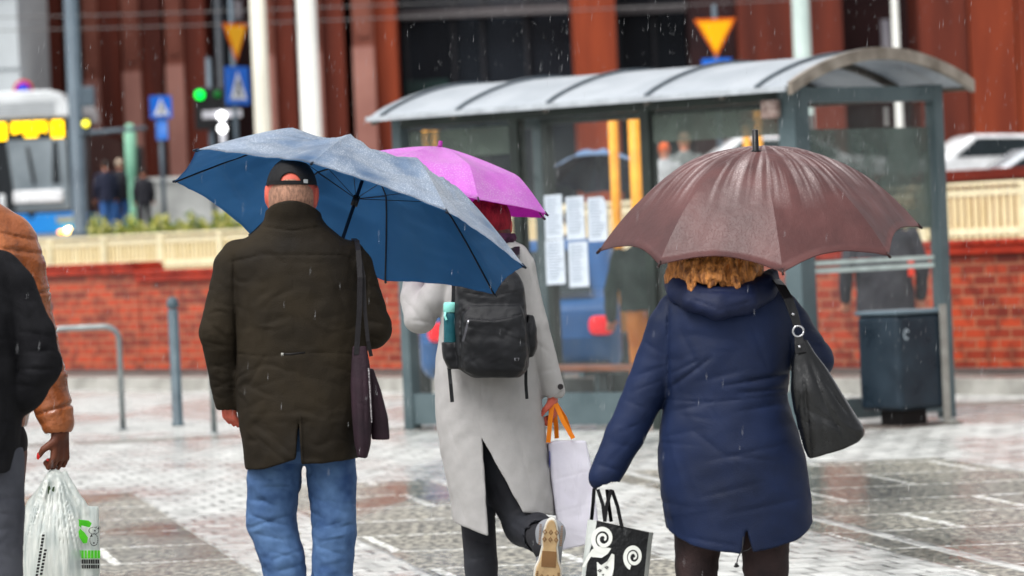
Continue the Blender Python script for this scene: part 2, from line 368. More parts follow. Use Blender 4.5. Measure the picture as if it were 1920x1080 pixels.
    hgt = mt('ADD', hgt, mt('MULTIPLY', noise(45, 3, st=(1, .4, 1)), mt('MULTIPLY_ADD', S, .2, .14)))
    bp = N.new('ShaderNodeBump'); bp.inputs['Strength'].default_value = .75; bp.inputs['Distance'].default_value = .02; L.new(hgt, bp.inputs['Height']); L.new(bp.outputs[0], b.inputs['Normal'])
    return m
def grid(name, xs, ys, zf, mat, kind='structure'):
    vs = [(x, y(x) if callable(y) else y, 0) for y in ys for x in xs]
    vs = [(a, b, zf(a, b)) for a, b, _ in vs]; n = len(xs)
    fs = [(j*n+i, j*n+i+1, (j+1)*n+i+1, (j+1)*n+i) for j in range(len(ys)-1) for i in range(n-1)]
    return tag(MB().add(vs, fs).build(name, mat), kind=kind)
grid('plaza_ground', [-300, -40, 40, 300], [-60, 20, 60, 500], lambda x, y: 0, ground_mat())
asphalt = M('terrace_paving', (120, 118, 114), (96, 95, 92), rough=.35, ns=1.2, rvar=.15, bump=.2, bs=30)
XS = [-60+i*4 for i in range(31)]
def edge(x, k): return max(wall_d(max(-20, min(12, x)))+.2, 22)+k
grid('terrace_street', XS, [lambda x: edge(x, 0), lambda x: max(72, edge(x, .5)), lambda x: 100, lambda x: 130, lambda x: 400], lambda x, y: terr(y) if y < 131 else 2.3, asphalt)
# pavement strip and kerb in front of the brick wall
def along(X0, X1, off0, off1, z0, z1, line=wall_d):
    vs = []
    for X in (X0, X1):
        for o, z in ((off0, z0), (off1, z0), (off1, z1), (off0, z1)): vs.append((X, line(X)+o, z))
    return vs, [(0, 1, 2, 3), (7, 6, 5, 4), (0, 4, 5, 1), (1, 5, 6, 2), (2, 6, 7, 3), (3, 7, 4, 0)]
sw = MB().add(*along(-20, 12, -3.0, -.01, -.05, .10)); tag(sw.build('pavement', M('pavement_grey', (118, 116, 112), (98, 96, 92), rough=.4, ns=2, rvar=.15, bump=.3, bs=20)), kind='structure')
kb = MB().add(*along(-20, 12, -3.3, -3.003, -.05, .13)); tag(kb.build('kerb', M('kerb_stone', (176, 174, 168), (140, 138, 132), rough=.4, ns=3)), kind='structure')
wg = MB().add(*along(-20, 12, -.9, -.012, .1, .125)); tag(wg.build('gutter_strip', M('dark_strip', (92, 86, 82), (70, 66, 64), rough=.5, ns=2)), kind='structure')

# ---- brick walls
def brick_mat(name, c1, c2, cm, dark):
    m = bpy.data.materials.new(name); m.use_nodes = True; N = m.node_tree.nodes; L = m.node_tree.links; b = N['Principled BSDF']
    tc = N.new('ShaderNodeTexCoord'); sp = N.new('ShaderNodeSeparateXYZ'); L.new(tc.outputs['Object'], sp.inputs[0])
    cb = N.new('ShaderNodeCombineXYZ'); L.new(sp.outputs[0], cb.inputs[0]); L.new(sp.outputs[2], cb.inputs[1])
    n = N.new('ShaderNodeTexBrick'); n.inputs['Scale'].default_value = 1; n.inputs['Brick Width'].default_value = .30; n.inputs['Row Height'].default_value = .095
    n.inputs['Mortar Size'].default_value = .010; n.inputs['Color1'].default_value = (*lin(c1), 1); n.inputs['Color2'].default_value = (*lin(c2), 1); n.inputs['Mortar'].default_value = (*lin(cm), 1); n.inputs['Bias'].default_value = -.1
    L.new(cb.outputs[0], n.inputs['Vector'])
    z = N.new('ShaderNodeTexNoise'); z.inputs['Scale'].default_value = 6; z.inputs['Detail'].default_value = 3; L.new(tc.outputs['Object'], z.inputs['Vector'])
    r = N.new('ShaderNodeValToRGB'); r.color_ramp.elements[0].position = .50; r.color_ramp.elements[1].position = .62; L.new(z.outputs['Fac'], r.inputs[0])
    z2 = N.new('ShaderNodeTexNoise'); z2.inputs['Scale'].default_value = 1.3; L.new(tc.outputs['Object'], z2.inputs['Vector'])
    mx = N.new('ShaderNodeMixRGB'); ml = N.new('ShaderNodeMath'); ml.operation = 'MULTIPLY'; ml.inputs[1].default_value = .5; L.new(r.outputs[0], ml.inputs[0]); L.new(ml.outputs[0], mx.inputs[0]); L.new(n.outputs[0], mx.inputs[1]); mx.inputs[2].default_value = (*lin(dark), 1)
    L.new(mx.outputs[0], b.inputs['Base Color']); b.inputs['Roughness'].default_value = .45
    bp = N.new('ShaderNodeBump'); bp.inputs['Strength'].default_value = .6; bp.inputs['Distance'].default_value = .01; bp.invert = True; L.new(n.outputs['Fac'], bp.inputs['Height']); L.new(bp.outputs[0], b.inputs['Normal'])
    return m
bm1 = brick_mat('brick_orange_red', (180, 66, 34), (112, 36, 23), (158, 104, 76), (84, 28, 20))
cope = M('coping_brick', (170, 52, 30), (128, 36, 24), rough=.35, ns=4)
def wall_run(name, label, Xa, Xb, h, mat, line, cat='wall', capm=cope, th=.3, cap=.08):
    a = Vector((Xa, line(Xa), 0)); b = Vector((Xb, line(Xb), 0)); dr = (b-a); Ln = dr.length; dr.normalize(); nrm = Vector((-dr.y, dr.x, 0))
    if nrm.y < 0: nrm = -nrm
    mw = Matrix(((dr.x, nrm.x, 0, a.x), (dr.y, nrm.y, 0, a.y), (0, 0, 1, 0), (0, 0, 0, 1)))
    t = thing(name, label, cat, mw)
    MB().box(0, Ln, 0, th, -.1, h).build('brick_face', mat, t)
    c = MB().box(-.002, Ln+.002, -.06, th+.06, h+.002, h+cap)
    n = int(Ln/.22)
    for i in range(n): c.box(i*.22, i*.22+.205, -.075, th+.075, h+cap+.001, h+cap+.055)
    c.build('coping', capm, t, bevel=.008, seg=1); return t
def Xat(px, line=wall_d):                            # sideways place where the wall line crosses column px
    X = 0
    for _ in range(30): X = (px-960)/FPX*line(X)+.0436*0
    return X
XL = Xat(262); XC = Xat(206)
wall_run('brick_wall', 'low orange brick retaining wall running behind the grey bike stand and bollards and behind the shelter', XL, 12, 1.13, bm1, wall_d)
wall_run('brick_wall', 'slightly taller stretch of brick wall at far left edge behind the brown puffer sleeve', -20, XL-.01, 1.23, bm1, wall_d)
bm2 = M('parapet_red', (128, 44, 28), (96, 30, 20), rough=.5, ns=2)
wall_run('red_parapet', 'dark red parapet above the cream fence in front of the parked cars', 4.6, 12, zof(1850, 322, 60)-.1, bm2, lambda X: 60-(X-6)*1.2, capm=bm2)

# ---- cream board fences
def fence(Xa, Xb, z0, z1, label, ps=1.9):
    a = Vector((Xa, fence_d(Xa), 0)); b = Vector((Xb, fence_d(Xb), 0)); dr = b-a; Ln = dr.length; dr.normalize(); nrm = Vector((-dr.y, dr.x, 0))
    if nrm.y < 0: nrm = -nrm
    t = thing('board_fence', label, 'fence', Matrix(((dr.x, nrm.x, 0, a.x), (dr.y, nrm.y, 0, a.y), (0, 0, 1, 0), (0, 0, 0, 1))))
    m = MB(); x = 0
    while x < Ln-.1: m.box(x, x+.068, 0, .03, z0+.02, z1-.045+random.uniform(-.008, .008)); x += .13
    m.build('board_panel', M('cream_boards', (246, 228, 184), (226, 202, 150), rough=.5, ns=3, stretch=(4, 1, .6)), t)
    MB().box(0, Ln, -.012, -.001, z1-.16, z1-.08).box(0, Ln, -.012, -.001, z0+.15, z0+.23).box(-.03, Ln+.03, -.05, .07, z1-.04, z1).build('rail', M('cream_rail', (250, 236, 198), rough=.4), t)
    x = .3
    while x < Ln:
        MB().box(x-.07, x+.07, -.05, -.013, z0, z1-.041).build('fence_post', M('fence_post_cream', (240, 228, 190), rough=.4), t); x += ps
    return t
fence(Xat(770, fence_d), 10.5, 1.1, 1.87, 'cream slatted fence seen through the shelter glass and right of it above the brick wall')
fence(-16, Xat(765, fence_d), 1.1, 1.765, 'cream slatted fence above the brick wall left of the blue umbrella below the hedge')

# ---- office building with corten pillars
DB = 128
def bx(px, py=200, d=DB): return P(px, py, d).x
cor = M('corten_red', (106, 44, 28), (76, 30, 20), rough=.65, ns=.5, stretch=(3, 1, .3), spec=.3)
cor2 = M('corten_orange', (146, 62, 32), (112, 44, 24), rough=.65, ns=.6, stretch=(3, 1, .3), spec=.3)
sto = M('pink_cladding', (168, 118, 106), (146, 98, 88), rough=.6, ns=.5, spec=.3)
pnk = M('brown_return', (130, 76, 62), (108, 58, 46), rough=.6, ns=.6, spec=.3)
drk = M('dark_glazing', (36, 42, 50), (22, 24, 30), rough=.5, ns=.5, spec=.15, stretch=(1, 1, .4))
drb = M('dark_brown_glazing', (58, 36, 36), (40, 26, 28), rough=.6, ns=.4, spec=.15)
BL = thing('office_building', 'large rust red office building with tall pillars and dark windows across the background', 'building', Vector((0, DB, 2.3)))
def BP(m): return Matrix.Translation(Vector((0, -DB, -2.3)))
bI = BP(0)
MB().box(-30, 30, 131, 150, 1.9, 12.5).build('wall', drk, BL, bI)
MB().box(bx(433), bx(470), 130.6, 130.9, 2, 12.4).build('recess_panel', drb, BL, bI); MB().box(bx(1583), bx(1724), 130.6, 130.9, 2, 12.4).build('recess_panel', drb, BL, bI)
for a, s_, b, cy_ in ((-60, -40, -12, 150), (33, 52, 90, 145), (97, 101, 124, 145), (167, 195, 235, 150), (240, 272, 312, 135), (320, 352, 392, 122), (502, 522, 560, 105), (594, 610, 652, 98), (669, 708, 750, 88)):
    m_ = cor2 if a == 669 else cor
    pl = MB().box(bx(s_), bx(b), 127.4, 130.9, 1.9, 12.2).build('pillar', m_, BL, bI)
    zc = zof(a, cy_, 127)
    MB().box(bx(a), bx(s_)-.003, 127.1, 130.8, zc+.01, 12.1).box(bx(a)+.12, bx(s_)-.1, 127.04, 127.09, zc+.3, 12.0).build('return_panel', pnk, pl)
    MB().box(bx(a)-.02, bx(s_)-.004, 126.98, 130.85, 1.9, zc).build('stone_cladding', sto, pl)
for a, b, m_ in ((1080, 1160, cor2), (1388, 1500, cor), (1520, 1582, cor), (1725, 1815, cor), (1818, 1905, cor2), (1908, 2300, cor2)):
    MB().box(bx(a), bx(b)-.01, 127.2+(a % 7)*.02, 130.9, 1.9, 12.2).build('pillar', m_, BL, bI)
MB().box(bx(1300), bx(1386), 128.5, 130.9, 1.9, 12.2).build('wall_panel', drb, BL, bI)
wn1 = M('reflection_pane', (190, 188, 196), (150, 150, 160), rough=.3, ns=1)  # pale grey painted in place of reflections in the window panes
for a, b, t0, t1 in ((88, 100, 60, 135), (158, 168, 25, 125), (228, 240, 5, 110), (310, 318, 0, 60), (1672, 1688, 35, 105), (438, 452, 0, 35)):
    MB().box(bx(a), bx(b), 130.4, 130.55, zof(a, t1, 130), zof(a, t0, 130)).build('window_pane', wn1, BL, bI)
for a in (760, 850, 905, 990, 1165, 1235, 1620, 1690):       # mullions and floors behind the glass
    MB().box(bx(a), bx(a)+.12, 130.75, 130.98, 2, 12.3).build('mullion', M('mullion', (46, 48, 54), rough=.5), BL, bI)
MB().box(bx(752), bx(1078), 130.3, 130.7, zof(900, 30, 130), zof(900, 12, 130)).box(bx(1165), bx(1300), 130.3, 130.7, zof(1200, 24, 130), zof(1200, 8, 130)).build('floor_band', M('floor_band', (96, 92, 94), rough=.5), BL, bI)
MB().box(bx(760), bx(840), 130.2, 130.28, zof(800, 240, 130), zof(800, 150, 130)).build('green_window', M('dim_green_pane', (40, 70, 66), (26, 44, 46), rough=.4, ns=1), BL, bI)  # dull green pane, no emission
g2 = thing('grey_building', 'pale grey rendered building corner at the upper left edge above the tram', 'building', P(0, 200, 118))
gw = MB().box(-9, bx(35, 100, 118)-P(0, 200, 118).x, 0, 8, -4, 9).build('wall', M('pale_render', (190, 196, 198), (172, 178, 182), rough=.6, ns=.5), g2)
for k in range(4): MB().box(-9, bx(35, 100, 118)-P(0, 200, 118).x+.02, -.03, -.002, -1+k*2.0, -.94+k*2.0).build('panel_joint', M('render_joint', (140, 146, 150)), gw)
# low concrete wall and hedge left
def fr(px, d, z=None, rz=0):
    z = terr(d) if z is None else z
    return Matrix.Translation(at(px, d, z)) @ Matrix.Rotation(rz, 4, 'Z')
lw = thing('concrete_wall', 'low pale concrete wall behind the hedge left of the blue umbrella', 'wall', fr(262, 104))
MB().box(0, 3.4, 0, .3, -.3, zof(360, 338, 104)-terr(104)).build('wall_face', M('pale_concrete', (178, 180, 178), (150, 152, 150), rough=.6, ns=1.5), lw)
MB().box(-.05, 3.45, -.05, .35, zof(360, 338, 104)-terr(104)+.002, zof(360, 338, 104)-terr(104)+.1).build('coping', M('pale_coping', (200, 202, 200)), lw)
def leaves(name, label, cat, mw, boxes, n, size, cols, seed=1):
    r = random.Random(seed); m = MB()
    for _ in range(n):
        b = r.choice(boxes); c = Vector((r.uniform(b[0], b[1]), r.uniform(b[2], b[3]), b[4]+(b[5]-b[4])*r.random()**.8*(.75+.35*math.sin(r.random()*6))))
        u = Vector((r.gauss(0, 1), r.gauss(0, 1), r.gauss(0, 1))).normalized(); w = u.orthogonal().normalized(); s = size*r.uniform(.5, 1.3)
        m.add([c-u*s, c+w*s*.4, c+u*s, c-w*s*.4], [(0, 1, 2, 3)], r.randrange(len(cols)))
    o = m.build(name, [M(name+str(i), c, rough=.5, bump=0, trl=.3) for i, c in enumerate(cols)], None, None); o.matrix_world = mw
    return tag(o, label, cat)
hb = []
for i in range(40):
    x = i*.088; hb.append((x, x+.12, 0, .5, -.1, .50+.10*math.sin(i*.9)+.08*math.sin(i*2.3)))
leaves('hedge', 'yellow green flowering hedge above the cream fence left of the blue umbrella', 'hedge', fr(165, 84, 1.55), hb, 7000, .07, [(226, 218, 110), (176, 180, 70), (100, 134, 50), (236, 228, 150), (74, 104, 44)])
# ---- poles, masts, wires
def pole(name, label, cat, px, d, r, h, mat, py=200, r2=None):
    p = P(px, py, d); t = thing(name, label, cat, Vector((p.x, p.y, terr(d))))
    MB().lathe([(r*1.6, 0), (r*1.6, .25), (r, .3), (r2 or r*.85, h)], 20).build('pole', mat, t)
    MB().lathe([(r*2.2, 0), (r*2.2, .04), (r*1.62, .05)], 20).build('base_flange', mat, t); return t
wht = M('white_mast_paint', (232, 232, 226), (206, 206, 200), rough=.4, ns=1, stretch=(1, 1, .3))
crm = M('cream_mast_paint', (220, 216, 200), (196, 192, 178), rough=.45, ns=1.5, stretch=(1, 1, .3))
gpl = M('slate_pole_paint', (92, 106, 116), (74, 86, 96), rough=.4, ns=1)
pole('tram_mast', 'white mast second from the left rising behind the blue umbrella', 'mast', 578, 92, .225, 9.5, wht, 100)
pole('tram_mast', 'creamy white mast beside the narrow yellow triangle sign', 'mast', 487, 93, .185, 9.5, crm, 100)
pole('tram_mast', 'pale grey green mast rising behind the shelter roof', 'mast', 1503, 90, .195, 9.5, M('grey_green_mast', (176, 192, 186), (150, 166, 162), rough=.4, ns=1), 60)
lp = pole('lamp_post', 'slate grey lamp post beside the tram at upper left', 'lamp post', 139, 96, .17, 9.5, gpl, 150)
MB().box(-.05, .45, -.1, .1, 3.0, 3.45).build('control_box', gpl, lp, bevel=.03)
MB().tube([(0, -.1, 2.4), (1.6, -.4, 2.45)], .05).build('bracket_arm', gpl, lp)
pole('thin_pole', 'thin white pole between dark windows above the shelter roof at right', 'pole', 1680, 100, .085, 6.6, wht, 70)
pole('dark_pole', 'dark thin pole left of the narrow yellow triangle sign', 'pole', 412, 110, .1, 8, M('dark_pole_paint', (52, 56, 62), rough=.4), 100)
for zz, lab in ((6.75, 'lower overhead tram wire crossing the building'), (7.05, 'upper overhead tram wire crossing the building')):
    w = MB().tube([(-14+i*2.8, 98+.3*math.sin(i), zz-.18*math.sin(math.pi*i/10)) for i in range(11)], .012, 6).build('overhead_wire', M('wire_grey', (120, 118, 118), rough=.4)); tag(w, lab, 'wire')
# ---- signs
yel = M('sign_yellow', (255, 184, 0), (250, 176, 0), rough=.4, ns=1, bump=0); org = M('sign_orange_edge', (240, 110, 20), rough=.4, bump=0)
blu = M('sign_blue', (20, 110, 220), (16, 100, 206), rough=.4, bump=0); whs = M('sign_white', (235, 238, 245), rough=.4, bump=0); blk = M('matt_black', (28, 28, 30), rough=.5, bump=.1)
def tri(cx, cz, w, h): return [(cx, cz-h), (cx+w/2, cz), (cx-w/2, cz)]
def signpost(label, px, d, rz, ztri, w, sq, z_sq, pole_w=.05, h=None, pedestrian=True):
    t = thing('road_sign', label, 'road sign', fr(px, d, None, rz)); z0 = terr(d)
    MB().tube([(0, 0, 0), (0, 0, (h or ztri+.3)-z0)], pole_w).build('pole', gpl, t)
    if ztri:
        f = MB().prism(tri(0, ztri-z0, w, w*.92), -.10, -.075).build('yield_sign', org, t)
        MB().prism(tri(0, ztri-z0-w*.07, w*.80, w*.74), -.106, -.1005).build('sign_face', yel, f)
    if sq:
        f = MB().box(-sq/2, sq/2, -.1, -.075, z_sq-z0-sq, z_sq-z0).build('crossing_sign', blu, t, bevel=.004)
        q = MB().prism([(-sq*.36, z_sq-z0-sq*.86), (sq*.36, z_sq-z0-sq*.86), (0, z_sq-z0-sq*.12)], -.106, -.101).build('sign_face', whs, f)
        m = MB(); zc = z_sq-z0-sq*.5                  # walking figure
        m.tube([(0, -.108, zc+.13*sq), (0, -.108, zc-.06*sq)], .03*sq, 6); m.tube([(0, -.108, zc-.05*sq), (-.1*sq, -.108, zc-.26*sq)], .025*sq, 6); m.tube([(0, -.108, zc-.05*sq), (.1*sq, -.108, zc-.26*sq)], .025*sq, 6)
        m.tube([(0, -.108, zc+.1*sq), (.11*sq, -.108, zc-.02*sq)], .02*sq, 6); m.tube([(0, -.108, zc+.19*sq), (0, -.108, zc+.195*sq)], .035*sq, 8)
        m.build('walking_figure', blk, q)
    return t
d_ = 90
signpost('narrow looking yellow triangle sign over a blue crossing sign beside the cream mast', 452, d_, math.radians(57), zof(450, 44, d_), .86, .80, zof(457, 125, d_), h=7)
signpost('yellow triangle sign above the shelter roof with a blue sign under it', 1356, d_, 0, zof(1354, 35, d_), .88, .62, zof(1358, 110, d_))
s3 = signpost('blue crossing sign with a small blue plate below between rust pillars at left', 311, d_, math.radians(20), None, 0, .47, zof(310, 180, d_), h=zof(310, 178, d_))
MB().box(-.12, .12, -.1, -.08, zof(310, 262, d_)-terr(d_), zof(310, 226, d_)-terr(d_)).build('arrow_plate', M('pale_blue_sign', (110, 160, 240), (40, 120, 225), rough=.4, ns=5), s3)
ns = thing('round_sign', 'small round blue and red sign just above the tram roof', 'road sign', fr(56, 116)); zr = zof(56, 168, 116)-terr(116)
MB().tube([(0, .03, 0), (0, .03, zr)], .04).build('pole', gpl, ns)
MB().tube([(0, -.02, zr), (0, 0, zr)], .27, 20).build('sign_rim', M('sign_red', (200, 30, 40), bump=0), ns); MB().tube([(0, -.03, zr), (0, -.0205, zr)], .19, 20).build('sign_face', M('sign_deep_blue', (40, 50, 190), bump=0), ns)
# ---- lamps that are lit
def lens(m, c, r, y=-.12): return m.lathe([(r*.2, 0), (r, .03), (r, .06)], 16, 0, Matrix.Translation((c[0], y, c[1])) @ Matrix.Rotation(-math.pi/2, 4, 'X') @ Matrix.Rotation(math.pi, 4, 'X'))
tl = thing('traffic_light', 'dark signal head showing green beside the narrow yellow sign', 'traffic light', fr(405, 92)); zg = zof(388, 178, 92)-terr(92)
MB().tube([(0, .05, 0), (0, .05, zg+.8)], .06).build('pole', gpl, tl)
MB().box(-.33, .30, -.1, .1, zg-.75, zg+.15).build('housing', blk, tl, bevel=.03)
lens(MB(), (-.2, zg), .105).build('green_lens', M('green_lamp', (0, 190, 60), emit=2.2, ecol=(0, 210, 60), bump=0), tl)
lens(MB(), (.18, zg), .08).build('dim_lens', M('dim_green_lamp', (20, 90, 40), emit=.15, ecol=(0, 160, 50), bump=0), tl)
fl = thing('floodlight', 'pair of glaring white lamps one above the other behind the blue umbrella', 'floodlight', fr(427, 91)); zf = zof(427, 229, 91)-terr(91)
MB().tube([(0, .05, 0), (0, .05, zf+.2)], .07).box(-.42, .42, -.05, .05, zf+.1, zf+.26).build('mast', M('pale_mast', (190, 190, 196)), fl)
for k in (-1, 1): lens(MB(), (0, zf+k*.135), .09).build('lamp_lens', M('white_lamp', (255, 255, 255), emit=4, bump=0), fl)
al = thing('signal_lamp', 'small yellow lit lamp between the lamp post and a pillar', 'lamp', fr(172, 95)); za = zof(172, 232, 95)-terr(95)
MB().tube([(0, .05, 0), (0, .05, za)], .03).box(-.1, .1, -.1, .05, za-.15, za+.15).build('housing', blk, al)
lens(MB(), (0, za), .075).build('yellow_lens', M('yellow_lamp', (240, 230, 60), emit=1.6, ecol=(250, 235, 60), bump=0), al)
gp = thing('kiosk_pillar', 'pale green slender pillar behind the two distant pedestrians', 'pillar', fr(252, 104)); zt_ = zof(248, 232, 104)-terr(104)
MB().lathe([(.14, 0), (.14, .1), (.09, .2), (.10, zt_*.5), (.14, zt_*.55), (.15, zt_*.9), (.08, zt_)], 16).build('column', M('pale_green_paint', (150, 205, 176), (110, 165, 140), rough=.3, ns=1), gp)
MB().box(.12, .3, -.05, .1, 1.2, 2.1).build('push_box', blk, gp, bevel=.02)
# ---- yellow poles seen through the shelter
for px, d, t0, lab in ((1152, 38.6, 205, 'yellow pole left of its twin seen through the shelter glass over the papers'), (1192, 38.3, 222, 'thicker yellow pole right of its twin seen through the shelter glass'), (1424, 47, 190, 'yellow pole behind the tip of the brown umbrella'),
                       (818, 58, 228, 'taller yellow pole in the left shelter bay'), (800, 60, 240, 'shorter yellow pole in the left shelter bay'), (1402, 50, 236, 'short yellow pole left of the brown umbrella tip')):
    z0 = .1 if d < 46 else 1.12; r_ = {1152: .045, 1192: .058}.get(px, .045)
    p = thing('yellow_pole', lab, 'pole', Vector((P(px, 300, d).x, P(px, 300, d).y, 0))); h_ = zof(px, t0, d)
    MB().lathe([(r_, 0), (r_, h_-.01), (r_*.6, h_)], 14).build('pole', M('yellow_pole_paint', (244, 172, 50), (226, 150, 40), rough=.35), p)
    MB().lathe([(r_*1.8, 0), (r_*1.8, .17), (r_*1.02, .18)], 14).build('base_sleeve', blk, p)
# ---- tram
TD = 112
tm = thing('tram', 'blue and white tram coming head on at the left edge with lit yellow display', 'tram', fr(62, TD, zof(62, 447, TD)-.1))
def tz(py): return zof(65, py, TD)-tm.matrix_world.translation.z
def tx(px): return (px-62)/FPX*TD
wtm = M('tram_white', (226, 230, 232), (206, 210, 212), rough=.3, ns=2); btm = M('tram_blue', (40, 140, 222), (34, 128, 208), rough=.3, ns=2); gtm = M('tram_glass', (140, 150, 156), (110, 120, 126), rough=.2, ns=1); dtm = M('tram_dark', (36, 40, 44), rough=.3)
MB().prism([(-1.2, .3), (1.26, .3), (1.28, 1.2), (1.1, 3.0), (-1.1, 3.0), (-1.2, 1.2)], 0, 24).build('body', dtm, tm, bevel=.08)
MB().prism([(-1.22, .2), (1.30, .2), (1.31, tz(400)), (.1, tz(400)), (0, tz(414)), (-.1, tz(400)), (-1.22, tz(400))], -.06, 23.9).build('lower_panel', btm, tm, bevel=.05)
MB().prism([(-1.15, tz(222)), (1.12, tz(222)), (1.12, tz(200)), (.9, tz(176)), (.6, tz(170)), (-.9, tz(170)), (-1.15, tz(190))], -.12, 8).build('roof_pod', wtm, tm, bevel=.06)
gr_ = MB()
for k in range(5): gr_.box(-.95, .75, -.135, -.122, tz(216)+k*.08, tz(216)+k*.08+.03)
gr_.build('roof_grille', M('grille_grey', (160, 166, 170)), tm)
MB().prism([(tx(12), tz(396)), (tx(136), tz(396)), (tx(133), tz(262)), (tx(22), tz(262))], -.1, -.01).build('windscreen', gtm, tm, bevel=.02)
MB().prism([(tx(5), tz(396)), (tx(34), tz(392)), (tx(22), tz(275)), (tx(5), tz(262))], -.13, -.102).build('screen_pillar', dtm, tm)
MB().prism([(tx(104), tz(345)), (tx(118), tz(345)), (tx(116), tz(265)), (tx(108), tz(265))], -.13, -.102).build('screen_pillar', dtm, tm)
MB().tube([(tx(70), -.15, tz(345)), (tx(60), -.16, tz(275))], .035).build('wiper', blk, tm)
MB().box(tx(30), tx(124), -.2, -.102, tz(381), tz(357)).build('dash_strip', M('bright_white', (245, 246, 248), bump=0), tm, bevel=.06)
MB().box(tx(3), tx(15), -.2, -.102, tz(400), tz(362)).build('side_strip', wtm, tm, bevel=.05)
MB().box(tx(-5), tx(140), -.08, -.01, tz(262), tz(224)).build('display_housing', blk, tm)
led = M('led_yellow', (255, 200, 0), emit=2.2, ecol=(255, 196, 0), bump=0)
dsp = MB(); dots = {'L': (3, 22), 'R': (107, 129)}
for a, b in dots.values(): dsp.box(tx(a), tx(b), -.1, -.082, tz(260), tz(228))
for i, w in enumerate((9, 8, 10, 7, 9, 8, 6)): dsp.box(tx(32+i*10), tx(32+i*10+w), -.1, -.082, tz(247 if i % 3 else 249), tz(228))
dsp.box(tx(56), tx(80), -.1, -.082, tz(257), tz(250)); dsp.build('led_display', led, tm)
lens(MB(), (tx(131), tz(437)), .10, -.16).build('headlight', M('headlamp_warm', (255, 240, 200), emit=16, ecol=(255, 196, 96), bump=0), tm)
lens(MB(), (tx(117), tz(440)), .085, -.16).build('indicator', M('indicator_orange', (255, 160, 20), emit=5, ecol=(255, 150, 10), bump=0), tm)
MB().box(tx(108), tx(148), -.085, -.062, tz(420), tz(408)).build('number_plate', M('plate_dull', (150, 160, 150)), tm)
# ---- parked cars on the raised street
def car(px, d, rz, label, paint, L_=4.3, z=None):
    t = thing('parked_car', label, 'car', fr(px, d, z, rz)); t['group'] = 'cars parked on the street behind the parapet'
    prof = [(-2.1, .3), (2.1, .3), (2.15, .62), (2.0, .86), (1.15, .95), (.45, 1.38), (-1.1, 1.44), (-1.75, 1.0), (-2.1, .92), (-2.18, .6)]
    MB().prism(prof, -.85, .85).build('body', paint, t, bevel=.12, seg=3)
    MB().prism([(-1.5, .96), (.98, .96), (.38, 1.31), (-1.02, 1.36)], -.862, .862).build('window', M('car_glass', (40, 48, 52), rough=.15, bump=0), t)
    for x in (-1.35, 1.35):
        for y in (-.86, .86):
            w = MB().tube([(x, y-.09, .31), (x, y+.09, .31)], .31, 18).build('wheel', blk, t)
            MB().tube([(x, y-.1, .31), (x, y+.1, .31)], .17, 12).build('rim', M('rim_grey', (150, 152, 156), rough=.3, metal=.6), w)
    MB().box(2.05, 2.17, -.7, -.45, .62, .75).box(2.05, 2.17, .45, .7, .62, .75).build('headlight', M('car_lamp', (210, 214, 220), rough=.2, bump=0), t)
    return t
car(1905, 92, math.radians(8), 'white parked car with its roof highest above the parapet at the right edge', M('car_white', (232, 234, 236), rough=.25, coat=.5, bump=0), z=zof(1880, 249, 92)-1.46)
car(1960, 84, math.radians(185), 'silver grey parked car in front of the white one at the right edge', M('car_silver', (186, 192, 198), rough=.2, coat=.6, bump=0), z=zof(1930, 272, 84)-1.46)
car(1480, 90, math.radians(4), 'white parked car mostly hidden behind the brown umbrella and shelter post', M('car_white', (232, 234, 236)), z=zof(1450, 252, 90)-1.46)
bc = car(1010, 38.0, math.radians(91), 'dark blue car standing behind the shelter bench with a red tail light', M('car_deep_blue', (30, 84, 138), (24, 70, 120), rough=.3, coat=.2, bump=0, ns=2), z=0); del bc['group']
bc.location = Vector((.02, 37.9, 0))
tlm = M('tail_red', (190, 24, 34), rough=.2, emit=.45, ecol=(220, 30, 40), bump=0)
MB().box(-2.24, -2.10, -.78, -.57, .62, .78).build('tail_light', tlm, bc, bevel=.05); MB().box(-2.24, -2.10, .57, .78, .62, .78).build('tail_light', tlm, bc, bevel=.05)
for ch in bc.children:
    if ch.name.startswith('body'): ch.modifiers['b'].width = .22; ch.modifiers['b'].segments = 5
MB().box(-2.235, -2.12, -.74, .74, .34, .40).build('bumper_strip', blk, bc, bevel=.02)
MB().add([(-2.06, -.62, .98), (-2.06, .62, .98), (-1.50, .54, 1.34), (-1.50, -.54, 1.34)], [(0, 1, 2, 3)]).build('rear_window', M('car_glass', (40, 48, 52)), bc)
MB().box(-2.215, -2.17, -.26, .26, .42, .53).build('number_plate', M('plate_dull', (150, 160, 150)), bc)
# ---- bike stands and bollards
stl = M('galvanised_steel', (150, 156, 156), (118, 124, 126), rough=.3, metal=.55, ns=8)
def ustand(pxa, pxb, pyf, h, label):
    sc = (pyf-HY(pxb))/CAMH; d = FPX/sc; a = at(pxa, d, 0); b = at(pxb, d, 0); W_ = (b-a).length
    t = thing('bike_stand', label, 'bike stand', Matrix.Translation(a) @ Matrix.Rotation(math.atan2(b.y-a.y, b.x-a.x), 4, 'Z'))
    r = .12; pts = [(0, 0, 0), (0, 0, h-r)]+[(r-r*math.cos(k*math.pi/12), 0, h-r+r*math.sin(k*math.pi/12)) for k in range(1, 7)]
    pts += [(W_-r+r*math.sin(k*math.pi/12), 0, h-r+r*math.cos(k*math.pi/12)) for k in range(0, 7)]+[(W_, 0, 0)]
    MB().tube(pts, .024, 12).build('hoop', stl, t)
    for x in (0, W_): MB().lathe([(.05, 0), (.05, .008), (.03, .012)], 16, 0, Matrix.Translation((x, 0, 0))).build('foot_plate', stl, t)
    return t
ustand(98, 231, 806, .87, 'steel hoop bike stand beside the brown puffer sleeve'); ustand(402, 520, 808, .87, 'steel hoop bike stand mostly hidden behind the man in the dark jacket')
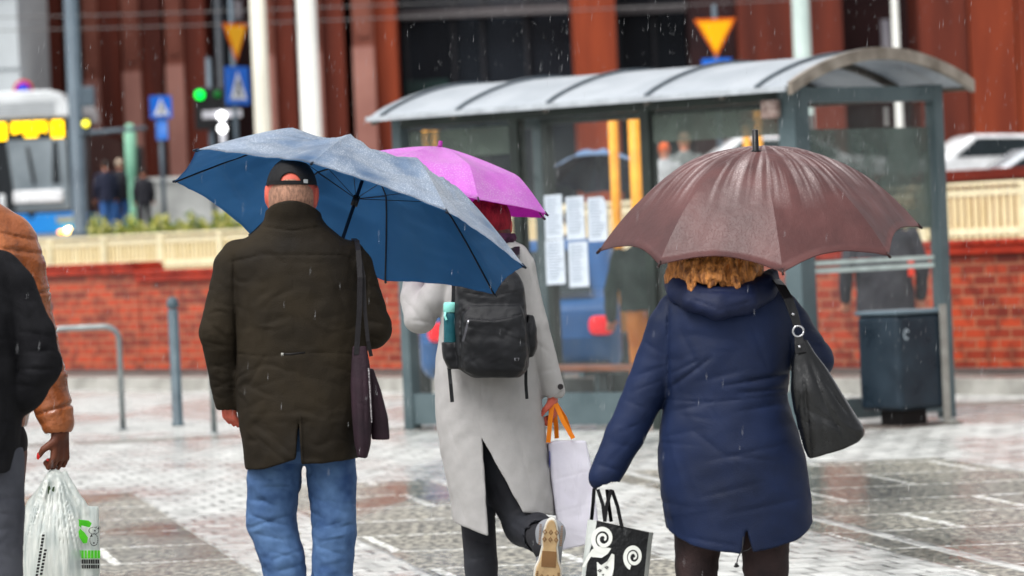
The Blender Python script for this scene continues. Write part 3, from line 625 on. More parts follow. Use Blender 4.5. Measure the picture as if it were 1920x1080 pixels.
def bollard(px, py, label, d=None):
    d = FPX/((py-HY(px))/CAMH); t = thing('bollard', label, 'bollard', at(px, d, 0)); t['group'] = 'slate grey bollards before the brick wall'
    bmt = M('bollard_paint', (84, 100, 108), (66, 80, 88), rough=.3, ns=6)
    MB().lathe([(.055, 0), (.055, .02), (.045, .025), (.045, .985)], 20).build('post', bmt, t)
    MB().lathe([(.028, .987), (.05, 1.0), (.054, 1.03), (.046, 1.065), (.02, 1.088), (.002, 1.09)], 20).build('cap', bmt, t)
    return t
bollard(334, 798, 'slate grey bollard with rounded cap left of the man in the dark jacket'); bollard(98, 800, 'slate grey bollard mostly hidden behind the brown puffer jacket')

# ---- bus shelter
C0 = at(1515, 30.5, 0); ux = Vector((.70, -.714, 0)).normalized(); uy = Vector((-ux.y, ux.x, 0))
SM = Matrix(((ux.x, uy.x, 0, C0.x), (ux.y, uy.y, 0, C0.y), (0, 0, 1, 0), (0, 0, 0, 1))); SI = SM.inverted()
def ray(px, py, axis, val):                          # shelter-local point of a pixel on the plane axis=val
    o = SI @ CAM; dd = SI.to_3x3() @ (_F+_R*((px-960)/FPX)+_U*((540-py)/FPX)); t = (val-o[axis])/dd[axis]; return o+dd*t
LS, DS = 4.13, 1.55
sh = thing('bus_shelter', 'grey green bus shelter with curved translucent roof and glass sides', 'bus shelter', SM)
tea = M('shelter_paint', (86, 100, 104), (72, 86, 90), rough=.35, ns=3, rvar=.1); tdk = M('shelter_dark_frame', (50, 58, 54), (40, 46, 44), rough=.4, ns=3)
MB().box(-.09, .07, -.08, .08, 0, 2.46).build('corner_post', tea, sh, bevel=.006)
MB().box(-.05, .05, DS-.05, DS+.05, 0, 2.46).build('post', tea, sh, bevel=.006)
MB().box(-LS-.05, -LS+.05, -.05, .05, 0, 2.46).build('post', tea, sh, bevel=.006)
MB().box(-LS-.05, -LS+.05, DS-.05, DS+.05, 0, 2.46).build('post', tea, sh, bevel=.006)
xm = [ray(976, 400, 1, 0).x, ray(1222, 400, 1, 0).x]
for x in xm: MB().box(x-.045, x+.045, -.045, .045, 0, 2.4).build('mullion', tdk, sh, bevel=.004)
MB().box(ray(1022, 350, 1, 1.5).x-.03, ray(1022, 350, 1, 1.5).x+.03, DS-.04, DS+.04, 0, 2.4).build('mullion', tdk, sh, bevel=.004)
MB().box(-LS+.052, -.092, -.05, .05, 2.36, 2.465).box(-LS+.052, -.052, DS-.05, DS+.05, 2.36, 2.465).build('top_rail', tdk, sh, bevel=.004)
MB().box(-.045, .045, .082, DS-.052, 2.34, 2.45).build('top_rail', tea, sh, bevel=.004); MB().box(-LS-.045, -LS+.045, .052, DS-.052, 2.34, 2.45).build('top_rail', tea, sh, bevel=.004)
MB().box(-LS+.052, -.092, -.03, .03, .04, .28).build('kick_panel', tea, sh); MB().box(-.03, .03, .082, DS-.052, .05, .20).build('kick_panel', tea, sh)
gls = glass('shelter_glass', (190, 200, 198), .035, .04)
xs_ = [-LS+.055]+xm+[-.095]
for a, b in zip(xs_[:-1], xs_[1:]): MB().box(a+.046, b-.046, -.006, .006, .285, 2.355).build('glass_pane', gls, sh)
MB().box(-.006, .006, .085, DS-.055, .205, 2.335).build('glass_pane', gls, sh)
film = glass('green_grey_film', (70, 86, 80), .78, .6)
zt1, zt0 = ray(1650, 240, 0, 0).z, ray(1650, 432, 0, 0).z
MB().box(-.0105, -.0065, .10, DS-.07, zt0, zt1).build('tinted_film', film, sh)
fl2 = glass('grey_green_film', (92, 104, 96), .62, .6)
MB().box(xs_[0]+.06, xm[0]-.06, -.0105, -.0065, ray(850, 295, 1, 0).z, 2.32).build('tinted_film', fl2, sh)
MB().box(xm[1]+.06, -.11, -.0105, -.0065, 2.12, 2.32).build('tinted_film', fl2, sh)
MB().box(-.025, -.012, .085, DS-.055, ray(1660, 506, 0, 0).z, ray(1660, 497, 0, 0).z).box(-.025, -.012, .085, DS-.055, ray(1660, 491, 0, 0).z, ray(1660, 483, 0, 0).z).build('handrail', M('pale_aqua_rail', (206, 222, 218), rough=.3), sh)
for k, (px, py) in enumerate(((1660, 218), (1745, 205), (1520, 235))):
    c = ray(px, py, 0, -.02); MB().box(-.014, -.011, c.y-.03, c.y+.03, c.z-.07, c.z+.07).build('sticker', M('sticker_grey', (150, 146, 144), rough=.5), sh)
MB().box(-.2, -.05, -.14, -.085, 2.24, 2.37).build('junction_box', M('beige_box', (176, 158, 150), (120, 96, 90), rough=.5, ns=30), sh, bevel=.01)
# curved roof: y from -.24 to DS+.24
Y0, Y1, ZE, RISE = -.22, DS+.26, 2.44, .245; NA = 22
def arc(k, off=0): t = k/NA; y = Y0+(Y1-Y0)*t; return y, ZE+RISE*math.sin(math.pi*t)**.85+off
def roofstrip(x0, x1, off0, off1, y_in=0):
    vs = []; fs = []
    for k in range(NA+1):
        y, z = arc(k)
        vs += [(x0, y, z+off0), (x1, y, z+off0), (x1, y, z+off1), (x0, y, z+off1)]
    for k in range(NA):
        for j in range(4): fs.append((k*4+j, k*4+(j+1) % 4, k*4+4+(j+1) % 4, k*4+4+j))
    fs += [(3, 2, 1, 0), (NA*4, NA*4+1, NA*4+2, NA*4+3)]; return vs, fs
rf = MB().add(*roofstrip(-LS-.12, .14, 0, .012), smooth=False)
rfo = rf.build('roof', M('polycarbonate', (196, 202, 208), (180, 187, 194), rough=.25, trl=.3, ns=3, bump=.05, bs=200), sh)
rib_m = M('roof_rib', (84, 94, 102), rough=.3)
for t in (4.1, 3.25, 2.27, 1.25, .16): MB().add(*roofstrip(-t-.018, -t+.018, .0135, .035)).build('roof_rib', rib_m, rfo)
for t in (4.2, 3.3, 2.3, 1.25, .5): MB().add(*roofstrip(-t-.025, -t+.025, -.05, -.003)).build('roof_rib', M('roof_beam', (88, 84, 78), rough=.4), rfo)
MB().add(*roofstrip(.142, .185, -.045, .045)).build('end_trim', M('arch_trim', (150, 142, 132), (112, 104, 94), rough=.3, ns=6), rfo)
MB().box(-LS-.12, .14, Y0-.03, Y0-.002, ZE-.02, ZE+.018).build('eave_trim', M('eave_trim', (178, 184, 190), rough=.3), rfo)
MB().box(-LS-.12, .14, Y1+.002, Y1+.03, ZE-.03, ZE+.03).build('eave_trim', M('arch_trim', (150, 142, 132)), rfo)
# posters taped outside on the glass
papers = M('paper_white', (200, 208, 218), (184, 194, 204), rough=.45, ns=6); ink = M('grey_print', (128, 140, 158), rough=.6, bump=0)
for a, b, t0, t1, lab in ((1020, 1057, 366, 448, 'white notice in the top row of the shelter window nearest the pink umbrella'), (1060, 1098, 369, 449, 'white notice in the middle of the top row on the shelter window'), (1101, 1140, 370, 452, 'white notice at the right end of the top row with a torn corner'),
                          (1022, 1061, 450, 533, 'white notice in the bottom row left side of the shelter window'), (1065, 1105, 454, 538, 'white notice in the bottom row right side of the shelter window')):
    p = ray(a, t0, 1, -.012); q = ray(b, t1, 1, -.012)
    t = thing('notice', lab, 'notice', SM @ Matrix.Translation((p.x, -.012, q.z))); w = q.x-p.x; h = p.z-q.z; t['group'] = 'notices taped to the shelter window'
    poly = [(0, 0), (w, .004), (w, h*.86 if a == 1101 else h), (w*.8, h), (.003, h-.004)]
    MB().prism(poly, -.003, 0).build('sheet', papers, t)
    m = MB()
    for k in range(int(h/.022)-2):
        z = h-.03-k*.022; m.box(w*.12, w*random.uniform(.6, .9), -.0042, -.0032, z, z+.007)
    m.build('print_lines', ink, t)
bn = thing('bench', 'brown bench seat inside the bus shelter', 'bench', SM @ Matrix.Translation((-2.6, .55, 0)))
bwd = M('bench_wood', (140, 84, 56), (110, 64, 42), rough=.4, ns=6, stretch=(1, 6, 6))
MB().box(-1.3, 1.3, -.2, -.07, .42, .46).box(-1.3, 1.3, -.05, .08, .42, .46).box(-1.3, 1.3, .10, .22, .42, .46).build('seat', bwd, bn, bevel=.01)
for x in (-1.1, 0, 1.1): MB().box(x-.03, x+.03, -.03, .05, 0, .418).box(x-.03, x+.03, -.2, .22, .38, .417).build('leg', tea, bn)
# ---- litter bin
bd = 30.55; lb = thing('litter_bin', 'dark slate litter bin with a steel bar standing before the shelter end glass', 'litter bin', Matrix.Translation(at(1694, bd, 0)) @ Matrix.Rotation(math.radians(38), 4, 'Z'))
bmt = M('bin_slate', (36, 48, 58), (26, 36, 45), rough=.35, ns=4, rvar=.1)
MB().box(-.235, .235, -.23, .20, .12, .80).build('body', bmt, lb, bevel=.04, seg=4)
MB().box(-.245, .245, -.24, .21, .802, .83).build('lid', M('bin_lid', (96, 112, 122), rough=.3), lb, bevel=.012)
MB().box(-.12, .12, -.12, .10, .01, .118).build('pedestal', M('bin_base_dark', (34, 30, 30)), lb)
MB().box(-.3, .3, -.3, .28, 0, .012).build('base_plate', M('base_plate', (96, 88, 82), (70, 62, 58)), lb)
MB().box(.165, .222, -.262, -.244, .012, .86).box(.165, .222, -.34, -.262, .012, .03).build('steel_bar', M('dull_steel', (160, 160, 154), (138, 136, 130), rough=.4, metal=.3), lb)
lg = MB()
for k in range(9):
    a0, a1 = k*2*math.pi/12+.6, (k+1)*2*math.pi/12+.6
    lg.add([(-.245, .03+.025*math.cos(a0), .60+.035*math.sin(a0)), (-.245, .03+.025*math.cos(a1), .60+.035*math.sin(a1)), (-.245, .03+.05*math.cos(a1), .60+.065*math.sin(a1)), (-.245, .03+.05*math.cos(a0), .60+.065*math.sin(a0))], [(0, 1, 2, 3)])
lg2 = MB()
for v in lg.v: pass
lgm = Matrix.Rotation(math.pi/2, 4, 'Z')
lgo = MB().add([((y-.03)*.62-.15, -.2325, (z-.6)*.62+.66) for x, y, z in lg.v], [tuple(f) for f in lg.f]).build('emblem', M('emblem_pale', (150, 162, 170), bump=0), lb)

# ================================================================== PEOPLE
skin = M('skin_light', (214, 150, 122), (196, 126, 100), rough=.5, ns=14, bump=.15, bs=220)
skin_red = M('skin_ruddy', (206, 104, 84), (184, 82, 68), rough=.5, ns=18, bump=.2, bs=220)
skin_dk = M('skin_dark', (112, 66, 48), (84, 46, 34), rough=.45, ns=14, bump=.2, bs=220)
def hand(F, w, d, side=1, curl=1.0, s=1.0, k=.006, up=Vector((0, -1, 0))):
    """wrist w, direction d the fingers point, up = back-of-hand normal; five fingers curled, thumb from the palm's side"""
    d = Vector(d).normalized(); up = (Vector(up)-d*Vector(up).dot(d)).normalized(); sd_ = d.cross(up)*side
    w = Vector(w)
    for t in (-1, 0, 1):
        F.cone(w+sd_*t*.018*s, w+d*.085*s+sd_*t*.028*s, .017*s, .014*s, .012)
    tips = []
    for i, (off, ln) in enumerate(((.036, .88), (.013, 1.0), (-.011, .95), (-.034, .76))):
        p = w+d*.090*s+sd_*off*s; dr = d.copy(); r = .0095*s
        for j, (l, ang) in enumerate(((.042, .35), (.026, 1.15), (.022, 1.1))):
            a = ang*curl; ax = sd_.normalized(); dr = (Matrix.Rotation(a*(-1 if side > 0 else 1), 3, ax) @ dr)
            if j == 0 and (dr.dot(up) > d.dot(up)+.0): dr = (Matrix.Rotation(-2*a*(-1 if side > 0 else 1), 3, ax) @ dr); flip = True
            elif j == 0: flip = False
            elif flip: dr = (Matrix.Rotation(-2*a*(-1 if side > 0 else 1), 3, ax) @ dr)
            q = p+dr*l*ln*s; F.cone(p, q, r, r*.9, .003); p = q; r *= .93
        tips.append((p, dr))
    t0 = w+d*.03*s+sd_*.03*s; t1 = t0+(d*.5+sd_*.65-up*.35).normalized()*.045*s; t2 = t1+(d*.8+sd_*.1-up*.6).normalized()*.032*s
    F.cone(t0, t1, .015*s, .012*s, .01); F.cone(t1, t2, .0115*s, .009*s, .003)
    return tips, t2
def head(F, c, tilt=0, sx=1.0):                      # c = skull centre, face looks to +y
    c = Vector(c)
    def o(x, y, z): return c+Vector((x*sx, y, z))
    F.ell(o(0, -.004, .01), (.076*sx, .094, .100), .02); F.ell(o(0, .035, -.055), (.056*sx, .058, .062), .03)
    F.cone(o(0, .085, -.028), o(0, .104, -.048), .009, .013, .012)           # nose
    for s_ in (-1, 1):
        F.ell(o(s_*.030, .090, -.012), (.017, .012, .011), .004, 's'); F.ell(o(s_*.030, .079, -.012), (.013, .012, .012), .002)   # eyes in sockets
        F.cone(o(s_*.045, .076, .006), o(s_*.014, .090, .006), .007, .008, .008)      # brow
        F.cone(o(s_*.080, .0, .012), o(s_*.077, .006, -.024), .012, .009, .006); F.ell(o(s_*.088, -.004, .0), (.006, .019, .030), .004)   # ear
    F.cone(o(-.022, .090, -.078), o(.022, .090, -.078), .007, .007, .005); F.cone(o(-.018, .089, -.090), o(.018, .089, -.090), .007, .007, .004)
    F.ell(o(0, .075, -.112), (.022, .020, .016), .015)
def rows(fg, rs_, cy=0.0): # (py,xl,xr,hd[,cy])
    out = []
    for r in rs_:
        a = fg.q(r[1], r[0]); b = fg.q(r[2], r[0]); out.append((a.z*.5+b.z*.5, (a.x+b.x)/2, (b.x-a.x)/2, r[4] if len(r) > 4 else cy, r[3]))
    return out
def hemf(fg, pts): q = [fg.q(*p) for p in pts]; return ([v.x for v in q], [v.z for v in q])
def legs(F, fg, hipL, kneeL, ankL, hipR, kneeR, ankR, rr=(.085, .06, .045)):
    for a, b, c in ((hipL, kneeL, ankL), (hipR, kneeR, ankR)):
        F.cone(a, b, rr[0], rr[1], .03); F.cone(b, c, rr[1], rr[2], .02); F.cone(c, (c[0], c[1]+.15, .04), .04, .03, .02)
def shoe(F, p, L_=.27, w=.05, h=.09, yaw=0):
    p = Vector(p); F.cone(p+Vector((0, -.07, .045)), p+Vector((yaw*L_, L_-.10, .032)), w*.9, w*.75, .02); F.cone(p+Vector((0, -.04, .06)), p+Vector((0, -.02, h)), w*.85, w*.8, .02)
def folds(F, fg, lst, depth=.006, w=.009, **k):
    for a in lst:
        x0, y0, x1, y1 = a[:4]; dd = a[4] if len(a) > 4 else 1; ww = a[5] if len(a) > 5 else 1
        A = fg.q(x0, y0); B = fg.q(x1, y1); F.crease((A.x, A.z), (B.x, B.z), depth*dd, w*ww, **k)
def rfolds(F, fg, box, n, ang, spread, ln, depth, w, seed=0):
    r = random.Random(seed)
    for _ in range(n):
        x = r.uniform(box[0], box[2]); y = r.uniform(box[1], box[3]); a = math.radians(ang+r.gauss(0, spread)); l = ln*r.uniform(.5, 1.3)/2
        folds(F, fg, [(x-l*math.cos(a), y-l*math.sin(a), x+l*math.cos(a), y+l*math.sin(a))], depth*r.uniform(.4, 1.1)*r.choice((1, 1, -.6)), w*r.uniform(.7, 1.5))
def umbrella(nm, label, fg, tips, dys, apexH, n, prof, outer, inner, fol, shaft, ribm, sag=.02, scallop=.03, nt=14, nr=22, ferr=None, wr=.004, seed=3, kr=None, rimfold=0):
    tp = [fg.q(x, y, dy) for (x, y), dy in zip(tips, dys)]; c = sum(tp, Vector())/len(tp); n = Vector(n).normalized(); K = len(tp)
    base = c-n*shaft
    root = thing(nm, label, 'umbrella', fg.M @ Matrix.Translation(base)); off = -base
    def rib(i, r): i %= K; return c+(tp[i]-c)*r+n*apexH*prof(r)
    r_ = random.Random(seed); vs = []; fs = []; mi = []
    def pt(i, r, t):
        e = math.sin(math.pi*t); rr = r*(1-scallop*e*r*r); a = rib(i, rr); b = rib(i+1, rr)
        p = a.lerp(b, t); rad = (p-c-n*(p-c).dot(n)); rl = max(rad.length, 1e-5)
        p -= n*sag*e*math.sin(math.pi*min(1, r*1.02))*(1.0)
        R_ = (tp[i]-c).length
        ph = mnoise.noise(Vector((i*7.3+t*2.2, r*3.1, seed))); ph2 = mnoise.noise(Vector((i*5.1+t*9, r*1.6, seed+9)))+.6*mnoise.noise(Vector((i*3.3+t*22, r*2.6, seed+19)))
        edge = .35+abs(t-.5)*1.1
        if rimfold: p += n*rimfold*mnoise.noise(Vector((i*4.7+t*1.3, r*13+t*1.5, seed+30)))*min(1, e*2)*min(1, (1-r)*6)*min(1, r*3)
        p += n*wr*(ph*1.2+ph2*edge*1.5)*min(1, e*2.2)*(r**.6)*min(1, (1-r)*9+.35)
        return p+off
    layers = []
    for lay in (0, 1):
        st = len(vs)
        for i in range(K):
            for j in range(nr+1):
                r = j/nr
                for k in range(nt+1):
                    p = pt(i, r, k/nt)
                    if lay: p = p-n*.0022
                    vs.append(p)
            b = st+i*(nr+1)*(nt+1)
            for j in range(nr):
                for k in range(nt):
                    q = (b+j*(nt+1)+k, b+j*(nt+1)+k+1, b+(j+1)*(nt+1)+k+1, b+(j+1)*(nt+1)+k)
                    fs.append(q if not lay else q[::-1]); mi.append(lay)
        layers.append(st)
    # edge hem joins the two layers
    for i in range(K):
        a = layers[0]+i*(nr+1)*(nt+1)+nr*(nt+1); b = layers[1]+i*(nr+1)*(nt+1)+nr*(nt+1)
        for k in range(nt): fs.append((a+k, b+k, b+k+1, a+k+1)); mi.append(1)
    me = bpy.data.meshes.new('canopy'); me.from_pydata([tuple(v) for v in vs], [], fs); me.polygons.foreach_set('material_index', mi)
    me.polygons.foreach_set('use_smooth', [True]*len(fs)); me.update()
    cn = link('canopy', me, [outer, inner], root)
    for i in range(K):                               # ribs, stretchers and tips
        w = MB().tube([rib(i, r)+off-n*.006 for r in (0, .1, .25, .4, .5, .6, .75, .9, 1.0)], [.003]*9, 6)
        e = rib(i, 1)+off; dv = (rib(i, 1)-rib(i, .93)).normalized()
        w.tube([e-dv*.012, e+dv*.010], [.0032, .0042], 8)
        rb = w.build('rib', ribm, root)
        MB().tube([c+n*(apexH-.15)+off, rib(i, kr or .5)+off-n*.007], .0013, 6).build('stretcher', ribm, rb)
    MB().tube([c+n*apexH+off, c-n*shaft+off], .0062 if not ferr else .007, 12).build('shaft', ribm, root)
    MB().tube([c+n*(apexH-.175)+off, c+n*(apexH-.14)+off], .012, 12).build('runner', blk, root)
    g = MB().tube([c-n*shaft+off, c-n*(shaft-.02)+off, c-n*(shaft-.12)+off, c-n*(shaft-.13)+off], [.014, .017, .016, .010], 14); g.build('handle', blk, root)
    ft = ferr or .022
    MB().tube([c+n*(apexH-.002)+off, c+n*(apexH+.004)+off, c+n*(apexH+ft)+off], [.014, .009, .008] if not ferr else [.020, .0105, .0095], 14).build('ferrule', fol, root)
    for i in range(K):                               # drops hanging from the rim
        for _ in range(3):
            t = r_.random(); p = pt(i, 1, t)
            cn_ = None
    return root, c, n
def wet_cloth(name, col, col2, drops=(205, 215, 222), radial=False, tcol=None, film=0, amt=.5, trl=.25, rough=.35, scale=90, thr=(.5, .62), big=7, base_thr=(.42, .6), coat=.4):
    """rain-soaked fabric: pale beads of water in patches, sky sheen painted into their colour"""
    m = bpy.data.materials.new(name); m.use_nodes = True; N = m.node_tree.nodes; L = m.node_tree.links; b = N['Principled BSDF']; out = N['Material Output']
    tc = N.new('ShaderNodeTexCoord')
    def nz(s, d, st=None):
        n = N.new('ShaderNodeTexNoise'); n.inputs['Scale'].default_value = s; n.inputs['Detail'].default_value = d
        L.new(tc.outputs['Object'], n.inputs['Vector']); return n.outputs['Fac']
    def rp(x, a, c):
        r = N.new('ShaderNodeMapRange'); r.inputs['From Min'].default_value = a; r.inputs['From Max'].default_value = c; L.new(x, r.inputs[0]); return r.outputs[0]
    def ml(a, c):
        n = N.new('ShaderNodeMath'); n.operation = 'MULTIPLY'; L.new(a, n.inputs[0])
        if isinstance(c, float): n.inputs[1].default_value = c
        else: L.new(c, n.inputs[1])
        return n.outputs[0]
    base = N.new('ShaderNodeMixRGB'); base.inputs[1].default_value = (*lin(col2), 1); base.inputs[2].default_value = (*lin(col), 1); L.new(rp(nz(6, 4), .35, .65), base.inputs[0])
    v = N.new('ShaderNodeTexVoronoi'); v.inputs['Scale'].default_value = scale; v.inputs['Randomness'].default_value = 1; L.new(tc.outputs['Object'], v.inputs['Vector'])
    bead = rp(v.outputs['Distance'], .42, .25)
    patch = rp(nz(big, 3), *base_thr)
    if radial:                                       # wet sheen painted as pale streaks down the panels, near the crown
        s3_ = N.new('ShaderNodeSeparateXYZ'); L.new(tc.outputs['Object'], s3_.inputs[0]); c3 = N.new('ShaderNodeCombineXYZ'); L.new(s3_.outputs[0], c3.inputs[0]); L.new(s3_.outputs[1], c3.inputs[1])
        vn = N.new('ShaderNodeVectorMath'); vn.operation = 'NORMALIZE'; L.new(c3.outputs[0], vn.inputs[0]); vm = N.new('ShaderNodeVectorMath'); vm.operation = 'MULTIPLY_ADD'; vm.inputs[1].default_value = (9, 9, 0); L.new(vn.outputs[0], vm.inputs[0]); L.new(tc.outputs['Object'], vm.inputs[2])
        rn_ = N.new('ShaderNodeTexNoise'); rn_.inputs['Scale'].default_value = 1.6; rn_.inputs['Detail'].default_value = 4; L.new(vm.outputs[0], rn_.inputs['Vector'])
        patch = ml(ml(rp(rn_.outputs['Fac'], .46, .66), rp(nz(3.5, 3), .38, .56)), rp(s3_.outputs[2], .47, .62))
    fac = ml(ml(ml(rp(nz(scale*.8, 2), *thr), bead), patch), float(amt))
    if film:                                         # pale wet sheen mixed into the colour between the beads
        ad = N.new('ShaderNodeMath'); ad.operation = 'MULTIPLY_ADD'; ad.use_clamp = True; L.new(patch, ad.inputs[0]); ad.inputs[1].default_value = film; L.new(fac, ad.inputs[2]); fac = ad.outputs[0]
    mx = N.new('ShaderNodeMixRGB'); L.new(fac, mx.inputs[0]); L.new(base.outputs[0], mx.inputs[1]); mx.inputs[2].default_value = (*lin(drops), 1)
    L.new(mx.outputs[0], b.inputs['Base Color']); b.inputs['Roughness'].default_value = rough
    b.inputs['Coat Weight'].default_value = coat; b.inputs['Coat Roughness'].default_value = .22
    bp = N.new('ShaderNodeBump'); bp.inputs['Strength'].default_value = .25; bp.inputs['Distance'].default_value = .006; L.new(bead, bp.inputs['Height']); L.new(bp.outputs[0], b.inputs['Normal'])
    bp2 = N.new('ShaderNodeBump'); bp2.inputs['Strength'].default_value = .5; bp2.inputs['Distance'].default_value = .02; bp2.inputs['Strength'].default_value = .3; L.new(nz(14, 4), bp2.inputs['Height']); L.new(bp2.outputs[0], bp.inputs['Normal'])
    if trl:
        t = N.new('ShaderNodeBsdfTranslucent'); (L.new(base.outputs[0], t.inputs['Color']) if not tcol else setattr(t.inputs['Color'], 'default_value', (*lin(tcol), 1))); s_ = N.new('ShaderNodeMixShader'); s_.inputs[0].default_value = trl
        L.new(b.outputs[0], s_.inputs[1]); L.new(t.outputs[0], s_.inputs[2]); L.new(s_.outputs[0], out.inputs[0])
    MATS[name] = m; return m

# ------------------------------------------------------------------ 1. man in the dark olive jacket
fm = Fig(560, 577)
q = fm.q
man = thing('person', 'man in black cap, dark olive jacket and blue jeans under the large blue umbrella', 'person', fm.M)
H = .006
B = Field((-.42, -.22, -.01), (.42, .55, 1.82), H)
hc = q(547, 363, .0)
head(B, hc, sx=.94)
B.ell(hc+Vector((0, -.01, .0)), (.0735, .096, .102), .01)
B.cone(hc+Vector((0, .0, -.03)), q(549, 430, .0), .066, .066, .03)
B.loft(rows(fm, ((430, 525, 578, .05), (450, 490, 620, .065), (475, 455, 648, .08), (600, 455, 665, .11), (700, 460, 670, .11), (740, 470, 660, .11), (762, 490, 645, .08))), k=.02)
wl = q(425, 738, .05)
B.chain([q(438, 490, 0), q(410, 625, -.01), wl], [.04, .042, .028]); hand(B, q(426, 738, .045), (.10, .15, -1), side=-1, curl=1.75, up=(-.8, -.6, 0), s=.88)
wr_ = q(622, 602, .30)
B.chain([q(660, 490, 0), q(698, 615, .03), wr_], [.04, .042, .028]); hand(B, wr_, (-.8, .55, .1), side=1, curl=1.6, up=(.3, .5, -.5))
legs(B, fm, q(520, 860, 0), q(512, 985, .03), q(548, 1270, .0), q(623, 860, 0), q(624, 1000, -.02), q(622, 1290, -.02), (.06, .044, .036))
B.mesh('body', [skin_red], man)
jk = M('olive_jacket', (42, 36, 27), (28, 24, 19), rough=.7, ns=5, bump=.25, bs=260, rvar=.1, spec=.12, wr=.5, wrs=9, wst=(1, 1, 1.5))
J = Field((-.40, -.30, .68), (.40, .5, 1.70), .0047)
J.loft(rows(fm, ((374, 498, 600, .106, -.003), (384, 498, 600, .106, -.003), (400, 497, 601, .104, -.003), (416, 496, 604, .098), (430, 484, 622, .098), (446, 462, 642, .10), (462, 436, 664, .112), (478, 428, 674, .118), (520, 432, 682, .13), (600, 438, 688, .14), (658, 441, 689, .138), (720, 441, 690, .145), (780, 446, 690, .155), (840, 456, 680, .16), (900, 462, 672, .16))),
       p=2.2, hem=hemf(fm, ((440, 872), (462, 880), (500, 876), (562, 857), (566, 866), (610, 866), (668, 858), (700, 850))), k=.01)
J.chain([q(446, 480, 0), q(436, 500, 0), q(410, 622, -.01), q(427, 755, .04)], [.055, .060, .062, .043], .016)
J.chain([q(655, 482, 0), q(664, 500, 0), q(696, 615, .02), q(630, 596, .27)], [.055, .060, .066, .045], .016)
J.cut(lambda X, Y, Z: np.sqrt((X-hc.x)**2+((Y+.003)/1.22)**2)-.0755+np.maximum(0, (q(0, 400).z-Z))*3)      # neck opening
ctop = q(548, 377)
J.cut(lambda X, Y, Z: np.maximum(ctop.z-(np.abs(X-ctop.x)/.078)**2.2*.026-Z, q(0, 425).z-Z)+0*Y)
Z0 = q(0, 800).z
CAVJ = lambda: J.loft([(r[0], r[1], r[2]-.020, r[3], r[4]-.020) for r in rows(fm, ((800, 446, 690, .155), (840, 456, 680, .16), (920, 462, 672, .16)))], p=2.2, k=0, op='s')   # hollow hem
vx = q(563, 770)                                    # vent in the back hem
va, vb, vc = q(563, 772), q(556, 885), q(571, 885)
J.cut(lambda X, Y, Z: np.maximum(np.maximum(np.abs(X-(vx.x+.002)) - np.clip((vx.z-Z)*.055, 0, .02), Z-vx.z), Y-.02))
J.cut(lambda X, Y, Z: np.maximum(np.sqrt((X-q(428, 0).x)**2+(Y-.045)**2)-.036, np.abs(Z-q(0, 790).z)-.04))   # cuff opening
# yoke, back, waist seams and vent flap
folds(J, fm, [(430, 492, 500, 478), (500, 478, 640, 479), (640, 479, 668, 487)], .0035, .004, bulge=.2, taper=False)
folds(J, fm, [(553, 480, 558, 655), (558, 668, 563, 772)], .002, .003, bulge=.3, taper=False)
folds(J, fm, [(442, 662, 500, 668), (500, 668, 600, 660), (600, 660, 690, 664)], .003, .0045, bulge=.2, taper=False)
folds(J, fm, [(455, 776, 560, 770), (566, 770, 650, 764)], .0018, .003, bulge=.2, taper=False)
folds(J, fm, [(440, 480, 442, 560), (442, 560, 443, 700), (688, 500, 690, 560), (672, 490, 680, 560)], .008, .006, bulge=.3)
folds(J, fm, [(500, 668, 470, 720), (468, 730, 540, 705, .8, 1.6), (455, 770, 520, 735, .7, 2), (560, 700, 640, 720, .6, 2), (480, 790, 555, 850, .9, 1.8), (465, 800, 540, 862, .6, 1.3), (600, 520, 650, 560, .6, 1.6), (620, 500, 665, 620, .7, 2.2), (460, 530, 480, 640, .7, 2.4),
              (590, 600, 620, 655, .6, 1.8), (520, 560, 500, 650, .5, 2), (575, 790, 640, 850, .6, 2), (600, 680, 675, 700, .7, 1.5), (390, 600, 430, 640, 1.2, 1.3), (385, 640, 436, 650, 1.1, 1.3), (388, 690, 436, 680, .9, 1.4), (395, 730, 440, 712, 1.1, 1.2), (400, 560, 436, 600, .8, 1.4), (690, 560, 735, 590, 1, 1.5), (690, 600, 736, 612, 1.2, 1.2), (686, 530, 712, 540, .9, 1.3), (694, 630, 725, 640, 1.2, 1.3)], .0052, .011)
rfolds(J, fm, (445, 500, 685, 650), 6, 75, 28, 70, .0018, .008, 2); rfolds(J, fm, (450, 680, 680, 850), 8, 25, 45, 60, .002, .009, 3); rfolds(J, fm, (385, 520, 435, 750), 14, 10, 25, 36, .0045, .007, 4)
folds(J, fm, [(498, 426, 552, 434), (552, 434, 604, 426)], .005, .005, bulge=.4, taper=False); J.wave(.0008, .07, 5)
CAVJ(); jo = J.mesh('jacket', [jk], man)
MB().tube([q(530, 664, -.155), q(545, 664, -.158), q(572, 661, -.157)], .0035, 8).build('drawcord', M('cord_dark', (24, 22, 22)), jo)
MB().tube([q(527, 664.5, -.155), q(532, 664.5, -.155)], .005, 8).build('cord_toggle', M('dull_steel', (160, 160, 154)), jo)
vf = MB(); vf.ribbon([q(562, 775, -.165), q(563.5, 815, -.167), q(566, 862, -.167)], .006, (1, 0, 0), th=.004); vf.build('vent_flap', jk, jo)
jean = M('blue_denim', (84, 114, 154), (42, 68, 110), rough=.75, ns=11, bump=.3, bs=500, lo=.3, hi=.7, spec=.2, wr=.7, wrs=11, wst=(1, 1, 1.6))
K_ = Field((-.26, -.2, .05), (.26, .24, .90), .0047)
K_.chain([q(518, 820, .01), q(514, 900, .02), q(508, 975, .03), q(530, 1050, .01), q(545, 1150, .0), q(552, 1275, .0)], [.090, .087, .080, .071, .066, .062], .03, 1.05)
